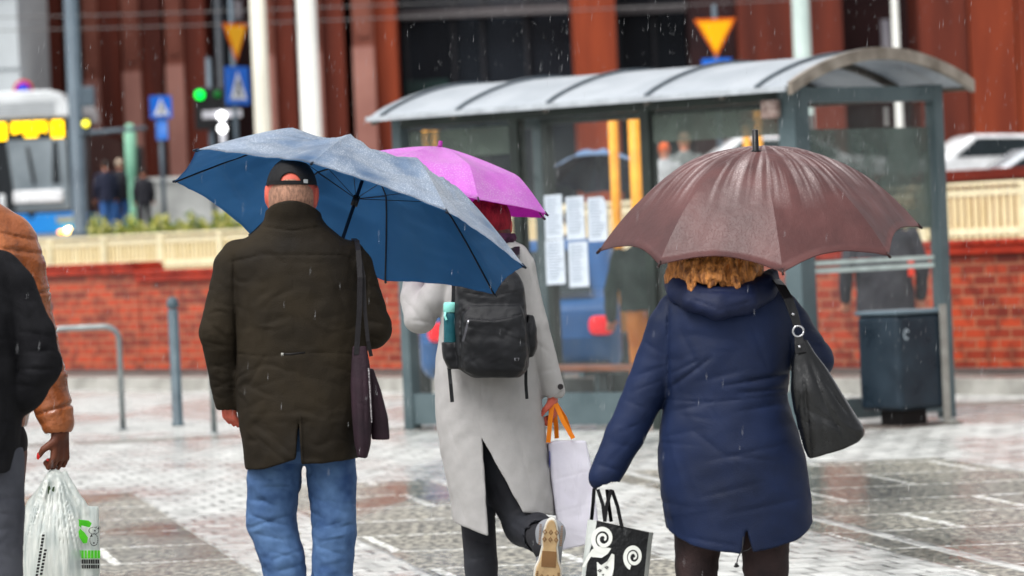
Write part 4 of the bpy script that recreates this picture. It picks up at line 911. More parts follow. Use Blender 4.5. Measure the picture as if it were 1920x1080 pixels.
K_.chain([q(617, 820, .0), q(622, 900, -.0), q(627, 1000, -.02), q(622, 1090, -.02), q(622, 1150, -.02), q(622, 1290, -.02)], [.086, .079, .071, .066, .064, .060], .012, 1.05)
K_.loft(rows(fm, ((800, 470, 662, .11), (845, 474, 660, .11), (868, 505, 640, .085))), k=.02)
folds(K_, fm, [(470, 965, 540, 985, 1.6, 1.1), (475, 985, 555, 962, 1.3, 1.3), (480, 1000, 540, 1012, 1.1, 1.2), (500, 1030, 560, 1045, .9, 1.2), (500, 1050, 570, 1030, .8, 1.2), (475, 930, 530, 950, .9, 1.4), (500, 890, 566, 930, .9, 1.6), (480, 900, 540, 888, .7, 1.5), (590, 930, 650, 960, .9, 1.4), (588, 990, 650, 975, 1, 1.2), (592, 1020, 655, 1040, .9, 1.3),
                (600, 900, 660, 890, .7, 1.6), (585, 880, 620, 940, .8, 1.4), (600, 1060, 650, 1050, .8, 1.2), (520, 1070, 575, 1055, .9, 1.1)], .006, .008)
rfolds(K_, fm, (475, 880, 570, 1090), 15, 15, 30, 50, .0034, .007, 7); rfolds(K_, fm, (585, 880, 660, 1090), 13, 10, 30, 46, .0034, .007, 8); K_.wave(.0012, .05, 9)
K_.mesh('jeans', [jean], man)
for a, yy in ((552, 1275), (622, 1290)):
    S_ = Field((q(a, yy).x-.08, -.14, -.0), (q(a, yy).x+.08, .26, .12), .006); S_.cut(lambda X, Y, Z: 0*X+1.0) if False else None
    shoe(S_, (q(a, yy).x, -.0, 0)); S_.mesh('shoe', [M('black_leather', (30, 28, 28), rough=.35)], man)
# cap
Cp = Field((hc.x-.12, -.13, hc.z-.06), (hc.x+.12, .22, hc.z+.14), .0035)
Cp.ell(hc+Vector((0, -.004, .014)), (.0835, .104, .104), 0); Cp.ell(hc+Vector((0, -.004, .010)), (.0795, .099, .100), 0, 's')
zb = q(0, 348).z
Cp.cut(lambda X, Y, Z: Z-zb+Y*.02+0*X)
Cp.cut(lambda X, Y, Z: np.maximum(np.sqrt(((X-hc.x)/1.0)**2+((Z-q(0, 345).z)/1.0)**2)-.033, Y))
Cp.cone(hc+Vector((-.05, .10, .02)), hc+Vector((.05, .10, .02)), .006, .006, .01); Cp.rbox(hc+Vector((0, .135, .012)), (.065, .055, .0045), .004, .008)
cpo = Cp.mesh('cap', [M('black_cap', (26, 26, 28), (18, 18, 20), rough=.75, ns=10, bump=.2, bs=300)], man)
th0 = [math.radians(a) for a in range(-62, 63, 8)]
st_ = MB().ribbon([(hc.x+.0835*math.sin(a), -.004-.1025*math.cos(a), zb+.0075) for a in th0], .013, (0, 0, 1), th=.003); st_.build('strap', M('black_cap', (26, 26, 28)), cpo)
MB().box(-.0, .014, -.003, 0, -.006, .006, 0, Matrix.Translation((hc.x+.043, -.093, zb+.012)) @ Matrix.Rotation(math.radians(28), 4, 'Z')).build('strap_label', M('grey_label', (176, 180, 182), bump=0), cpo)
# cropped hair
hr = Field((hc.x-.1, -.12, hc.z-.12), (hc.x+.1, .08, hc.z+.08), .004)
hr.ell(hc+Vector((0, -.01, .0)), (.0745, .0975, .103), 0); hr.cone(hc+Vector((0, .0, -.03)), q(549, 430, .0), .0668, .0668, .03); hr.cut(lambda X, Y, Z: .004-Y+0*Z)
hr.mesh('hair', [M('grey_stubble', (178, 134, 112), (134, 102, 86), rough=.8, ns=130, bump=.5, bs=500, stretch=(1, 1, .5))], man)
# blue umbrella
cU = (653, 417.5); sc = 577
DU = .42
vec = {'A': (-330, -82, 97), 'B': (-275, -135, -164), 'C': (-70, -109, -329), 'D': (184, -21, -301), 'E': (330, 82, -97), 'F': (275, 135, 164), 'G': (70, 109, 329), 'H': (-184, 21, 301)}
tipsB = [(328.6, 339), (367, 281), (584.5, 306), (838, 396), (983, 499), (928, 551), (723, 526), (470, 438)]
dysB = [DU+v[2]/sc for v in vec.values()]
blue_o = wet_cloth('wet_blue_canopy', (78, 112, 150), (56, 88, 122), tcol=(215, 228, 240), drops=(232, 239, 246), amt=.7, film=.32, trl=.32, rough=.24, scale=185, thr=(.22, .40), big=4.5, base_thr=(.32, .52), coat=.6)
blue_i = M('blue_lining', (74, 132, 182), (60, 118, 168), rough=.5, ns=3, trl=.7, bump=.15, bs=60, spec=.3)
def profB(r):
    k = .50
    return (1.0-.10*(r/k)**1.6) if r < k else .90*(1-((r-k)/(1-k))**1.12)
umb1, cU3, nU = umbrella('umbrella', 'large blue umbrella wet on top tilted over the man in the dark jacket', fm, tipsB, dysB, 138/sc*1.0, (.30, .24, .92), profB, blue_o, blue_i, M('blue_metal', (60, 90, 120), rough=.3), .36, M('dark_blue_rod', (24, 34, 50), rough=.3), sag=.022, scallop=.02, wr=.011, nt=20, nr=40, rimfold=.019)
# dark tote bag of the man
sb = thing('shoulder_bag', 'dark plum cloth bag with a long strap hanging beside the dark olive jacket', 'bag', fm.M @ Matrix.Translation(q(690, 850, -.13))); so_ = -q(690, 850, -.13)
plum = M('plum_cloth', (46, 28, 38), (32, 20, 28), rough=.7, ns=8, bump=.2, bs=200)
Fb = Field(tuple(q(650, 870, -.26)), tuple(q(745, 640, .06)), .0045)
Fb.loft(rows(fm, ((648, 664, 690, .012, -.150), (680, 662, 696, .02, -.150), (720, 661, 699, .032, -.15), (780, 664, 700, .04, -.15), (830, 668, 698, .04, -.15), (862, 675, 690, .03, -.15))), p=2.6, hem=hemf(fm, ((660, 842), (668, 852), (690, 856), (700, 850))), k=.01)
Fb.loft(rows(fm, ((690, 694, 702, .012, -.10), (730, 694, 716, .022, -.10), (780, 697, 729, .028, -.10), (826, 699, 733, .026, -.10))), p=2.6, hem=hemf(fm, ((690, 822), (733, 822))), k=.004)
folds(Fb, fm, [(668, 700, 672, 850, 1, 1.2), (682, 660, 690, 840, .8, 1), (703, 720, 718, 815, .9, 1), (712, 760, 726, 815, .7, .8), (675, 750, 690, 760, .6, 1)], .006, .006)
bo = Fb.mesh('bag_body', [plum], sb); bo.matrix_local = Matrix.Translation(so_)
def P3(*pts): return [q(*p)+so_ for p in pts]
MB().ribbon(P3((663, 448, .02), (669, 452, -.06), (672, 470, -.115), (675, 520, -.145), (674, 580, -.155), (670, 640, -.16), (668, 665, -.165)), .017, (1, 0, 0), th=.004).ribbon(P3((670, 452, -.05), (682, 520, -.13), (684, 580, -.145), (690, 640, -.155), (696, 668, -.15)), .012, (1, 0, 0), th=.004).build('strap', M('strap_dark', (17, 14, 18), rough=.6), sb)
MB().ribbon(P3((691, 690, -.176), (694, 740, -.187), (697, 792, -.19)), .004, (1, 0, 0), th=.003).build('zipper', M('zip_pale', (170, 166, 168), (60, 56, 60), rough=.3, ns=260), sb)

# ------------------------------------------------------------------ 2. woman in the light grey coat
fg = Fig(915, 500); q = fg.q
gw_ = thing('person', 'person in long light grey coat and red beanie with a raised sneaker sole', 'person', fg.M)
hg = q(916, 425, .02)
B = Field((-.42, -.42, -.01), (.42, .55, 1.68), .006)
head(B, hg, sx=.95); B.cone(hg+Vector((0, 0, -.06)), q(920, 492, 0), .05, .055, .02)
B.loft(rows(fg, ((470, 895, 950, .04), (490, 865, 975, .07), (600, 860, 985, .1), (720, 850, 990, .11), (800, 860, 985, .1))), k=.02)
B.chain([q(852, 492, 0), q(790, 590, .03), q(785, 492, .18)], [.04, .038, .026]); hand(B, q(785, 492, .18), (.1, .3, .8), side=-1, curl=1.6, up=(-.8, .2, 0))
B.chain([q(975, 492, 0), q(1005, 612, -.01), q(1036, 735, 0)], [.04, .038, .026]); tipsG, thG = hand(B, q(1036, 738, .0), (.05, .1, -1), side=1, curl=1.45, up=(1, -.25, 0), s=.92)
B.chain([q(890, 800, 0), q(893, 990, .06), q(905, 1145, .04), q(905, 1170, .12)], [.07, .05, .036, .03]); B.chain([q(945, 800, 0), q(985, 985, .0), q(1012, 1006, -.22)], [.07, .05, .033])
B.mesh('body', [skin_red], gw_)
woolm = M('grey_wool', (180, 178, 177), (171, 169, 168), rough=.9, ns=22, bump=.5, bs=420, spec=.12, lo=.3, hi=.7, wr=.25, wrs=5, wst=(1, 1, .6))
Cg = Field((-.40, -.36, .30), (.36, .5, 1.50), .005)
Cg.loft(rows(fg, ((436, 888, 950, .055, .01), (446, 882, 958, .062), (456, 866, 970, .075), (468, 848, 982, .09), (488, 838, 992, .105), (530, 832, 999, .12), (580, 828, 1000, .12), (640, 823, 1002, .125), (700, 815, 1008, .135), (780, 816, 1020, .15), (860, 829, 1030, .165), (940, 845, 1040, .175), (1050, 856, 1050, .18))),
        p=2.2, hem=hemf(fg, ((840, 972), (850, 977), (917, 1001), (930, 958), (980, 956), (1043, 966), (1060, 966))), k=.01)
Cg.chain([q(858, 480, 0), q(848, 500, 0), q(812, 560, .0), q(787, 597, .02), q(779, 560, .07), q(782, 500, .17)], [.050, .055, .057, .056, .056, .045], .016)
Cg.chain([q(968, 482, 0), q(975, 500, 0), q(1003, 610, -.01), q(1037, 733, -.0)], [.050, .054, .049, .046], .016)
CAVG = lambda: Cg.loft([(r[0], r[1], r[2]-.020, r[3], r[4]-.020) for r in rows(fg, ((790, 816, 1020, .15), (860, 829, 1030, .165), (940, 845, 1040, .175), (1060, 856, 1050, .18)))], p=2.2, k=0, op='s')
A0, A1, A2 = q(904, 818), q(917, 1004), q(982, 958)
def wedge(X, Y, Z):
    t = (A0.z-Z); xl = A0.x+(A1.x-A0.x)*t/(A0.z-A1.z); xr = A0.x+(A2.x-A0.x)*t/(A0.z-A2.z)
    return np.maximum(np.maximum(np.maximum(xl-X, X-xr), Z-A0.z), Y-.0)
Cg.cut(wedge)
Cg.cut(lambda X, Y, Z: np.maximum(np.sqrt((X-q(1037, 0).x)**2+(Y-.0)**2)-.036, np.abs(Z-q(0, 752).z)-.035))
folds(Cg, fg, [(902, 700, 904, 818)], .003, .004, bulge=.2, taper=False)
folds(Cg, fg, [(1005, 560, 1012, 690, .8, 1.2), (758, 560, 800, 612, 1, 1.4), (770, 600, 815, 605, 1, 1.3), (800, 570, 828, 610, 1.2, 1.5), (1000, 640, 1030, 660, .8, 1.3), (1005, 700, 1045, 690, .7, 1.3), (830, 760, 880, 900, .7, 3), (850, 900, 880, 990, .6, 2.4), (960, 760, 1000, 940, .7, 3), (920, 720, 940, 820, .5, 2.4),
               (985, 470, 1000, 540, .9, 1.4), (1010, 590, 1020, 620, .7, 1.2), (835, 620, 828, 700, .7, 1.6)], .006, .009)
rfolds(Cg, fg, (830, 700, 1020, 950), 12, 85, 18, 110, .0022, .014, 12); Cg.wave(.0012, .09, 13)
CAVG(); cg = Cg.mesh('coat', [woolm], gw_)
bt = q(1051, 725, -.046)
MB().lathe([(.001, 0), (.010, 0), (.011, .003), (.009, .005), (.006, .0035), (.001, .0035)], 16, 0, Matrix.Translation(bt) @ Matrix.Rotation(math.pi/2, 4, 'X')).build('cuff_button', M('dark_horn', (50, 46, 48), rough=.3), cg)
MB().ribbon([q(1020, 748, -.049), q(1036, 744, -.051), q(1058, 730, -.040)], .003, (0, -1, .3), th=.002).build('cuff_seam', M('seam_grey', (168, 166, 166)), cg)
T = Field((-.26, -.42, .03), (.36, .3, .80), .006)
T.chain([q(888, 840, .02), q(895, 960, .05), q(902, 1060, .05), q(905, 1155, .05)], [.075, .066, .062, .06], .02)
T.chain([q(930, 830, .0), q(955, 920, .0), q(985, 985, -.02)], [.085, .080, .078], .02); T.chain([q(985, 985, -.02), q(1010, 1000, -.16)], [.078, .072], .02)
T.cone(q(1010, 1003, -.16), q(1018, 1012, -.24), .066, .062, 0, op='u'); T.cone(q(1012, 1006, -.2), q(1022, 1018, -.32), .058, .056, 0, op='s')
folds(T, fg, [(880, 1010, 920, 1020), (920, 900, 950, 960), (940, 880, 990, 950), (960, 975, 1010, 1000), (878, 1050, 925, 1040)], .006, .008); rfolds(T, fg, (875, 900, 1010, 1080), 18, 50, 30, 50, .004, .008, 14)
sk = Field((-.1, -.45, .2), (.4, .1, .6), .006); sk.chain([q(1003, 1000, -.12), q(1014, 1010, -.26), q(1022, 1030, -.34)], [.05, .048, .044], .01); sk.mesh('sock', [M('charcoal_sock', (40, 40, 44), rough=.9)], gw_)
T.mesh('trousers', [M('black_denim', (44, 46, 52), (30, 30, 36), rough=.7, ns=8, bump=.2, bs=300)], gw_)
Bn = Field((hg.x-.12, -.12, hg.z-.06), (hg.x+.12, .16, hg.z+.14), .004)
Bn.ell(hg+Vector((0, .0, .018)), (.086, .104, .105), 0); Bn.cut(lambda X, Y, Z: Z-(hg.z-.03+.25*Y))
Bn.mesh('beanie', [M('burgundy_knit', (140, 28, 44), (104, 18, 34), rough=.9, ns=60, bump=.6, bs=160, stretch=(1, 1, .3))], gw_)
Hs = Field((hg.x-.12, -.13, hg.z-.14), (hg.x+.12, .1, hg.z+.02), .005)
Hs.ell(hg+Vector((0, -.01, -.03)), (.083, .088, .095), 0); Hs.cut(lambda X, Y, Z: .02-Y+0*Z)
Hs.mesh('hair', [M('auburn_hair', (92, 48, 40), (60, 30, 28), rough=.5, ns=60, stretch=(1, 1, .1), bump=.5, bs=150)], gw_)
sf = Field((hg.x-.14, -.13, hg.z-.2), (hg.x+.16, .14, hg.z-.02), .005)
sp_ = [(hg.x+.072*math.cos(a)+.004, .008+.072*math.sin(a), q(0, 446).z+.006*math.sin(3*a)) for a in [k*2*math.pi/14 for k in range(15)]]
sf.chain([Vector(v) for v in sp_], [.026]*15, .01); sf.wave(.002, .03, 3)
sf.mesh('scarf', [M('purple_scarf', (74, 34, 62), (52, 24, 46), rough=.85, ns=30, bump=.4, bs=200)], gw_)
# shoes: standing one and the raised canvas sneaker, its sole towards us
def sneaker(name, mw):
    p = bpy.data.objects.new(name, None); C.objects.link(p); p.parent = gw_; p.matrix_local = mw
    canv = M('grey_canvas', (150, 152, 156), (120, 122, 128), rough=.8, bs=300); rub = M('white_rubber', (226, 222, 212), (206, 200, 188), rough=.5); tan = M('tan_sole', (208, 178, 134), (180, 150, 110), rough=.6, ns=20)
    def out(w, z):   # sole outline in xy, toe to +y
        pts = []
        for k in range(36):
            a = 2*math.pi*k/36; y = math.sin(a)*.145; ww = .040+.012*math.sin(min(1, max(-1, (y-.02)/.12))*1.5)-.006*(1 if -.05 < y < .01 else 0)
            pts.append((math.copysign(abs(math.cos(a))**.75, math.cos(a))*(ww+w), y*(1+w*6), z))
        return pts
    def loftr(rings, mat, nm):
        vs = [v for r in rings for v in r]; n = 36; fs = [(i*n+k, i*n+(k+1) % n, (i+1)*n+(k+1) % n, (i+1)*n+k) for i in range(len(rings)-1) for k in range(n)]
        fs += [tuple(range(n))[::-1], tuple(range((len(rings)-1)*n, len(rings)*n))]
        o = MB().add(vs, fs, 0, False).build(nm, mat, p); return o
    loftr([out(-.001, 0), out(.001, .004), out(.001, .026), out(-.002, .029)], rub, 'rubber_side')
    so2 = loftr([out(-.006, -.004), out(-.004, -.0005)], tan, 'outsole')
    t = MB()
    for yy in (-.10, -.075, .055, .085, .11):        # diamond tread
        for xx in (-.018, 0, .018): t.add([(xx-.007, yy, -.0052), (xx, yy-.010, -.0052), (xx+.007, yy, -.0052), (xx, yy+.010, -.0052), (xx-.004, yy, -.0062), (xx, yy-.006, -.0062), (xx+.004, yy, -.0062), (xx, yy+.006, -.0062)], [(0, 1, 5, 4), (1, 2, 6, 5), (2, 3, 7, 6), (3, 0, 4, 7)])
    for yy in np.arange(-.125, .13, .006):
        if -.055 > yy or yy > .035: pass
        else: continue
        t.box(-.036, -.029, yy, yy+.003, -.0055, -.0042).box(.029, .036, yy, yy+.003, -.0055, -.0042)
    t.box(-.022, .022, -.035, .02, -.0052, -.0042)
    t.build('tread', M('tread_brown', (140, 104, 68), rough=.6), so2)
    U = Field((-.07, -.16, .02), (.07, .17, .15), .0045)
    U.cone((0, -.09, .06), (0, .085, .045), .042, .036, .01); U.cone((0, -.085, .06), (0, -.07, .11), .042, .038, .02); U.cut(lambda X, Y, Z: Z-.028+0*X)
    U.mesh('upper', [canv], p)
    l = MB()
    for k in range(5): l.tube([(-.022, .0+k*.02, .088-k*.006), (0, .0+k*.02, .096-k*.007), (.022, .0+k*.02, .088-k*.006)], .0025, 6)
    l.build('laces', rub, p)
sneaker('shoe', Matrix.Translation(q(905, 1180, .08)+Vector((0, 0, 0))))
sc_ = q(1029, 1052, -.40)
Rm = Matrix.Rotation(math.radians(4), 4, 'Y') @ Matrix.Rotation(math.radians(-82), 4, 'X') @ Matrix.Translation((0, 0, 0))
sneaker('shoe', Matrix.Translation(sc_) @ Rm @ Matrix.Diagonal((1.2, 1.08, 1.1, 1)))
# pink umbrella
cP = (812, 381); DP = .24
vp = [(213, 20, -96), (85, -8, -221), (-93, -31, -213), (-216, -36, -83), (-213, -20, 96), (-85, 8, 221), (93, 31, 213), (216, 34, 83)]
tipsP = [(1025, 401), (897, 374), (719, 350), (596, 345), (599, 361), (727, 389), (905, 408), (1020, 408)]
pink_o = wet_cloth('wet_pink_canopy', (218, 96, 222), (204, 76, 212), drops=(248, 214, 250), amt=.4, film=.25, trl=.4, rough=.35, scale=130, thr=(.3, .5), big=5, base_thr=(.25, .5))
pink_i = M('pink_lining', (216, 40, 200), (196, 30, 184), rough=.5, trl=.5, bump=.1)
def profP(r):
    k = .70
    return (1.0-.37*(r/k)**1.35) if r < k else .63*(1-((r-k)/(1-k))**1.15)
umb2, cP3, nP = umbrella('umbrella', 'bright pink magenta umbrella partly behind the blue umbrella', fg, tipsP, [DP+v[2]/500 for v in vp], 108/500, (.13, .09, .985), profP, pink_o, pink_i, M('magenta_tip', (150, 30, 140), rough=.4), .42, M('dark_rod', (60, 30, 60), rough=.3), sag=.012, scallop=.01, wr=.005, seed=5, ferr=None, kr=.68)
# backpack
bp0 = q(920, 690, -.22); bk = thing('backpack', 'black backpack with front pocket and dangling straps on the light grey coat', 'backpack', fg.M @ Matrix.Translation(bp0)); bl = Matrix.Translation(-bp0)
nyl = M('black_nylon', (30, 31, 34), (19, 20, 23), rough=.42, ns=6, bump=.25, bs=420, rvar=.08, spec=.25, wr=.5, wrs=12)
Fk = Field(tuple(q(815, 725, -.40)), tuple(q(1020, 480, -.08)), .0045)
Fk.loft(rows(fg, ((500, 868, 955, .035, -.19), (515, 858, 972, .06, -.20), (535, 856, 982, .075, -.21), (590, 854, 988, .085, -.215), (650, 856, 992, .095, -.225), (690, 862, 990, .095, -.225), (705, 885, 975, .07, -.22))), p=3.4, k=.01)
Fk.loft(rows(fg, ((572, 880, 975, .02, -.285), (600, 868, 983, .045, -.29), (650, 867, 988, .055, -.29), (692, 872, 984, .055, -.285), (704, 890, 970, .04, -.28))), p=3.2, k=.006)
Fk.loft(rows(fg, ((640, 829, 862, .05, -.20), (670, 832, 866, .055, -.20), (690, 842, 870, .045, -.20))), p=2.8, k=.006)
Fk.loft(rows(fg, ((590, 990, 1000, .03, -.20), (615, 985, 1006, .045, -.20), (650, 985, 1007, .045, -.20), (668, 985, 1000, .03, -.2))), p=2.5, k=.004)
folds(Fk, fg, [(880, 596, 925, 600), (925, 600, 975, 590)], .005, .0035, bulge=.5, taper=False)
folds(Fk, fg, [(870, 548, 920, 556, 1), (920, 556, 978, 545, 1), (866, 560, 866, 690, 1), (986, 560, 990, 685, 1), (880, 530, 960, 528, .8)], .004, .004, bulge=.6)
rfolds(Fk, fg, (870, 610, 980, 695), 9, 20, 50, 50, .003, .008, 21); rfolds(Fk, fg, (865, 515, 980, 590), 10, 10, 40, 50, .003, .007, 22); Fk.wave(.001, .05, 4)
Fk.mesh('pack_body', [nyl], bk, mw=bl)
def L3(*pts): return [q(*p)-bp0 for p in pts]
MB().ribbon(L3((851, 520, -.13), (850, 560, -.14), (846, 620, -.15), (842, 690, -.17), (845, 720, -.19), (848, 754, -.19)), .014, (1, 0, 0), th=.005).ribbon(L3((985, 660, -.2), (986, 690, -.19), (986, 720, -.19), (988, 748, -.19)), .012, (1, 0, 0), th=.005).build('dangling_strap', nyl, bk)
MB().ribbon(L3((878, 500, -.14), (875, 480, -.12), (876, 465, -.05), (878, 462, .02)), .05, (1, 0, 0), th=.01).build('shoulder_strap', nyl, bk)
MB().ribbon(L3((960, 500, -.14), (962, 480, -.12), (962, 465, -.05), (960, 462, .02)), .05, (1, 0, 0), th=.01).build('shoulder_strap', nyl, bk)
zp = MB().ribbon(L3((873, 596, -.345), (880, 597.5, -.352), (925, 601, -.355), (978, 591, -.345)), .005, (0, 0, 1), th=.003); zpo = zp.build('zipper', M('zip_black', (20, 20, 22), (70, 70, 74), rough=.3, ns=300), bk)
MB().ribbon(L3((877, 604, -.36), (873, 622, -.362), (868, 640, -.355)), .008, (1, 0, 0), th=.004).build('zip_pull', M('zip_pull_grey', (90, 90, 96), rough=.3), zpo)
MB().tube(L3((879, 600, -.36), (877, 607, -.362)), .004, 8).build('zip_slider', M('chrome', (200, 200, 204), rough=.15, metal=1, bump=0), zpo)
lgk = MB(); x0, z0 = (q(965, 671)-bp0).x, (q(965, 671)-bp0).z; yk = (q(965, 671, -.349)-bp0).y
for a, b in (((0, -.006), (0, .006)), ((0, 0), (.006, .006)), ((0, 0), (.006, -.006)), ((.010, .005), (.016, .005)), ((.016, .005), (.012, -.006))): lgk.tube([(x0+a[0], yk, z0+a[1]), (x0+b[0], yk, z0+b[1])], .0009, 5)
lgk.build('emblem', M('emblem_grey', (120, 120, 126), bump=0), bk)
MB().ribbon(L3((900, 527, -.292), (925, 530, -.298), (950, 526, -.292)), .010, (0, 0, 1), th=.003).build('top_zipper', M('zip_black', (20, 20, 22)), bk)
# bottle
wb = thing('water_bottle', 'teal water bottle with pale lid in the side pocket of the black backpack', 'bottle', fg.M @ Matrix.Translation(q(845, 650, -.215)))
zz = lambda py: (q(845, py, -.215)-q(845, 650, -.215)).z
MB().lathe([(.024, zz(652)), (.026, zz(648)), (.026, zz(600)), (.0255, zz(588)), (.023, zz(586))], 20).build('bottle_body', M('teal_translucent', (52, 118, 126), (36, 92, 104), rough=.15, trl=.3, bump=0, ns=12), wb)
MB().lathe([(.025, zz(586)), (.0275, zz(585)), (.0275, zz(571)), (.024, zz(567)), (.010, zz(566.5))], 20).ribbon([(-.02, -.02, zz(585)), (-.022, -.028, zz(592)), (-.015, -.03, zz(600))], .008, (1, 0, 0), th=.002).build('lid', M('mint_plastic', (150, 222, 210), (130, 206, 196), rough=.35, bump=0), wb)
# white paper bag with orange ribbons
pb0 = q(1068, 1020, -.02); pb = thing('paper_bag', 'large white paper shopping bag with orange ribbon handles held beside the grey coat', 'bag', fg.M @ Matrix.Translation(pb0))
def L4(*pts): return [q(*p)-pb0 for p in pts]
Wp = Field(tuple(q(1015, 1045, -.13)), tuple(q(1140, 790, .10)), .0045)
def pbag(X, Y, Z):
    return X
r_p = rows(fg, ((826, 1026, 1098, .045, -.01), (880, 1031, 1110, .055, -.01), (950, 1040, 1118, .06, -.01), (1000, 1047, 1124, .06, -.01), (1032, 1050, 1128, .058, -.01)))
Wp.loft(r_p, p=9, hem=hemf(fg, ((1040, 1031), (1052, 1030), (1130, 1012))), k=.001)
top0, top1 = q(1020, 831), q(1104, 813)
Wp.cut(lambda X, Y, Z: (top0.z+(top1.z-top0.z)*(X-top0.x)/(top1.x-top0.x))-Z+0*Y)
CW = lambda: Wp.loft([(r[0]+(.02 if i == 0 else 0), r[1], r[2]-.011, r[3], r[4]-.011) for i, r in enumerate(r_p)], p=9, hem=hemf(fg, ((1040, 1010), (1130, 994))), k=0, op='s', top=False)
Wp.V = Wp.V
folds(Wp, fg, [(1040, 840, 1052, 1020, .7, 1.2), (1078, 825, 1095, 1010, .6, 1.4), (1032, 900, 1110, 880, .8, 1), (1040, 960, 1118, 940, .7, 1), (1060, 850, 1085, 930, .8, 1.2), (1090, 860, 1070, 960, .6, 1.1), (1045, 990, 1110, 1000, .6, 1)], .003, .006); Wp.wave(.0007, .08, 2)
CW(); Wp.mesh('bag_body', [M('white_paper', (232, 230, 240), (222, 219, 232), rough=.5, ns=6, trl=.15, bump=.1, bs=60, wr=.6, wrs=5)], pb, smooth=1, mw=Matrix.Translation(-pb0))
rb_ = M('orange_ribbon', (250, 150, 20), (240, 130, 10), rough=.4, ns=10, trl=.2)
for pts in (((1036, 757, -.03), (1032, 785, -.045), (1028, 830, -.062)), ((1042, 757, -.03), (1056, 790, -.05), (1075, 822, -.064)), ((1038, 757, .0), (1042, 790, .02), (1044, 822, .04)), ((1042, 757, .0), (1060, 785, .02), (1070, 815, .04))):
    MB().ribbon(L4(*pts), .017, (1, 0, .2), th=.0015).build('ribbon_handle', rb_, pb)
MB().box(-.001, .001, -.05, .0, -.03, .03, 0, Matrix.Translation(q(1030, 860, -.02)-pb0)).build('blue_print', M('print_blue', (60, 70, 150), bump=0), pb)

# ------------------------------------------------------------------ 3. woman in the navy coat
fn_ = Fig(1385, 600); q = fn_.q
nw = thing('person', 'woman with curly ginger hair in a navy blue coat under the brown umbrella', 'person', fn_.M)
hn = q(1340, 474, .03)
B = Field((-.55, -.25, -.01), (.42, .55, 1.62), .006)
head(B, hn, sx=.98); B.cone(hn+Vector((0, 0, -.06)), q(1352, 560, .02), .052, .06, .02)
B.loft(rows(fn_, ((580, 1320, 1420, .05), (600, 1285, 1450, .08), (660, 1265, 1465, .12), (760, 1275, 1455, .13), (880, 1270, 1480, .14), (960, 1275, 1490, .13))), k=.02)
B.chain([q(1258, 600, 0), q(1208, 735, .0), q(1164, 836, -.02)], [.045, .042, .024]); tipN, thN = hand(B, q(1162, 842, -.02), (-.42, 0, -1), side=-1, curl=1.1, up=(0, -1, 0), s=.58)
B.chain([q(1472, 600, 0), q(1528, 672, .0), q(1445, 655, .26)], [.045, .042, .028]); hand(B, q(1447, 655, .25), (-.6, .5, .3), side=1, curl=1.6, up=(.5, -.3, 0))
legs(B, fn_, q(1310, 950, 0), q(1308, 1100, .0), q(1312, 1285, .05), q(1437, 950, 0), q(1440, 1100, -.03), q(1440, 1290, -.05), (.06, .042, .034))
B.mesh('body', [skin], nw)
nv = M('navy_coat', (22, 35, 66), (15, 24, 46), rough=.55, ns=4, bump=.2, bs=300, rvar=.1, spec=.22, wr=.35, wrs=6, wst=(1, 1, 1.8))
N_ = Field((-.54, -.34, .44), (.42, .5, 1.40), .0048)
N_.loft(rows(fn_, ((528, 1296, 1440, .075, .015), (540, 1276, 1456, .095, .005), (552, 1258, 1474, .11), (570, 1240, 1488, .125), (600, 1232, 1494, .14), (660, 1236, 1488, .150), (710, 1243, 1480, .152), (745, 1246, 1477, .152), (790, 1238, 1490, .165), (860, 1233, 1512, .18), (930, 1239, 1521, .188), (990, 1249, 1524, .19), (1060, 1262, 1522, .19))),
        p=2.15, hem=hemf(fn_, ((1235, 975), (1250, 990), (1268, 1004), (1292, 1017), (1340, 1027), (1388, 1033), (1410, 1028), (1450, 1021), (1490, 1008), (1512, 992), (1526, 976))), k=.01)
N_.chain([q(1266, 585, 0), q(1254, 612, 0), q(1212, 732, .0), q(1172, 815, -.01), q(1133, 893, -.02)], [.060, .066, .066, .060, .050], .018)
N_.chain([q(1462, 580, 0), q(1478, 610, 0), q(1527, 674, .0), q(1462, 655, .22)], [.060, .066, .060, .05], .018)
N_.cut(lambda X, Y, Z: np.maximum(np.sqrt((X-q(1136, 0).x+(Z-q(0, 900).z)*.35)**2+(Y+.02)**2)-.040, np.abs(Z-q(0, 922).z)-.035))
CAV = [(r[0], r[1], r[2]-.020, r[3], r[4]-.020) for r in rows(fn_, ((930, 1239, 1521, .188), (990, 1249, 1524, .19), (1090, 1262, 1522, .19)))]
va0 = q(1393, 984)
N_.cut(lambda X, Y, Z: np.maximum(np.maximum(np.abs(X-va0.x-.001-(va0.z-Z)*.05)-np.clip((va0.z-Z)*.22, 0, .03), Z-va0.z), Y-.02))
folds(N_, fn_, [(1246, 748, 1330, 752), (1330, 752, 1476, 738)], .004, .005, bulge=.4, taper=False)
folds(N_, fn_, [(1252, 570, 1250, 640), (1250, 640, 1253, 745), (1486, 570, 1484, 640), (1484, 640, 1480, 720)], .007, .006, bulge=.3)
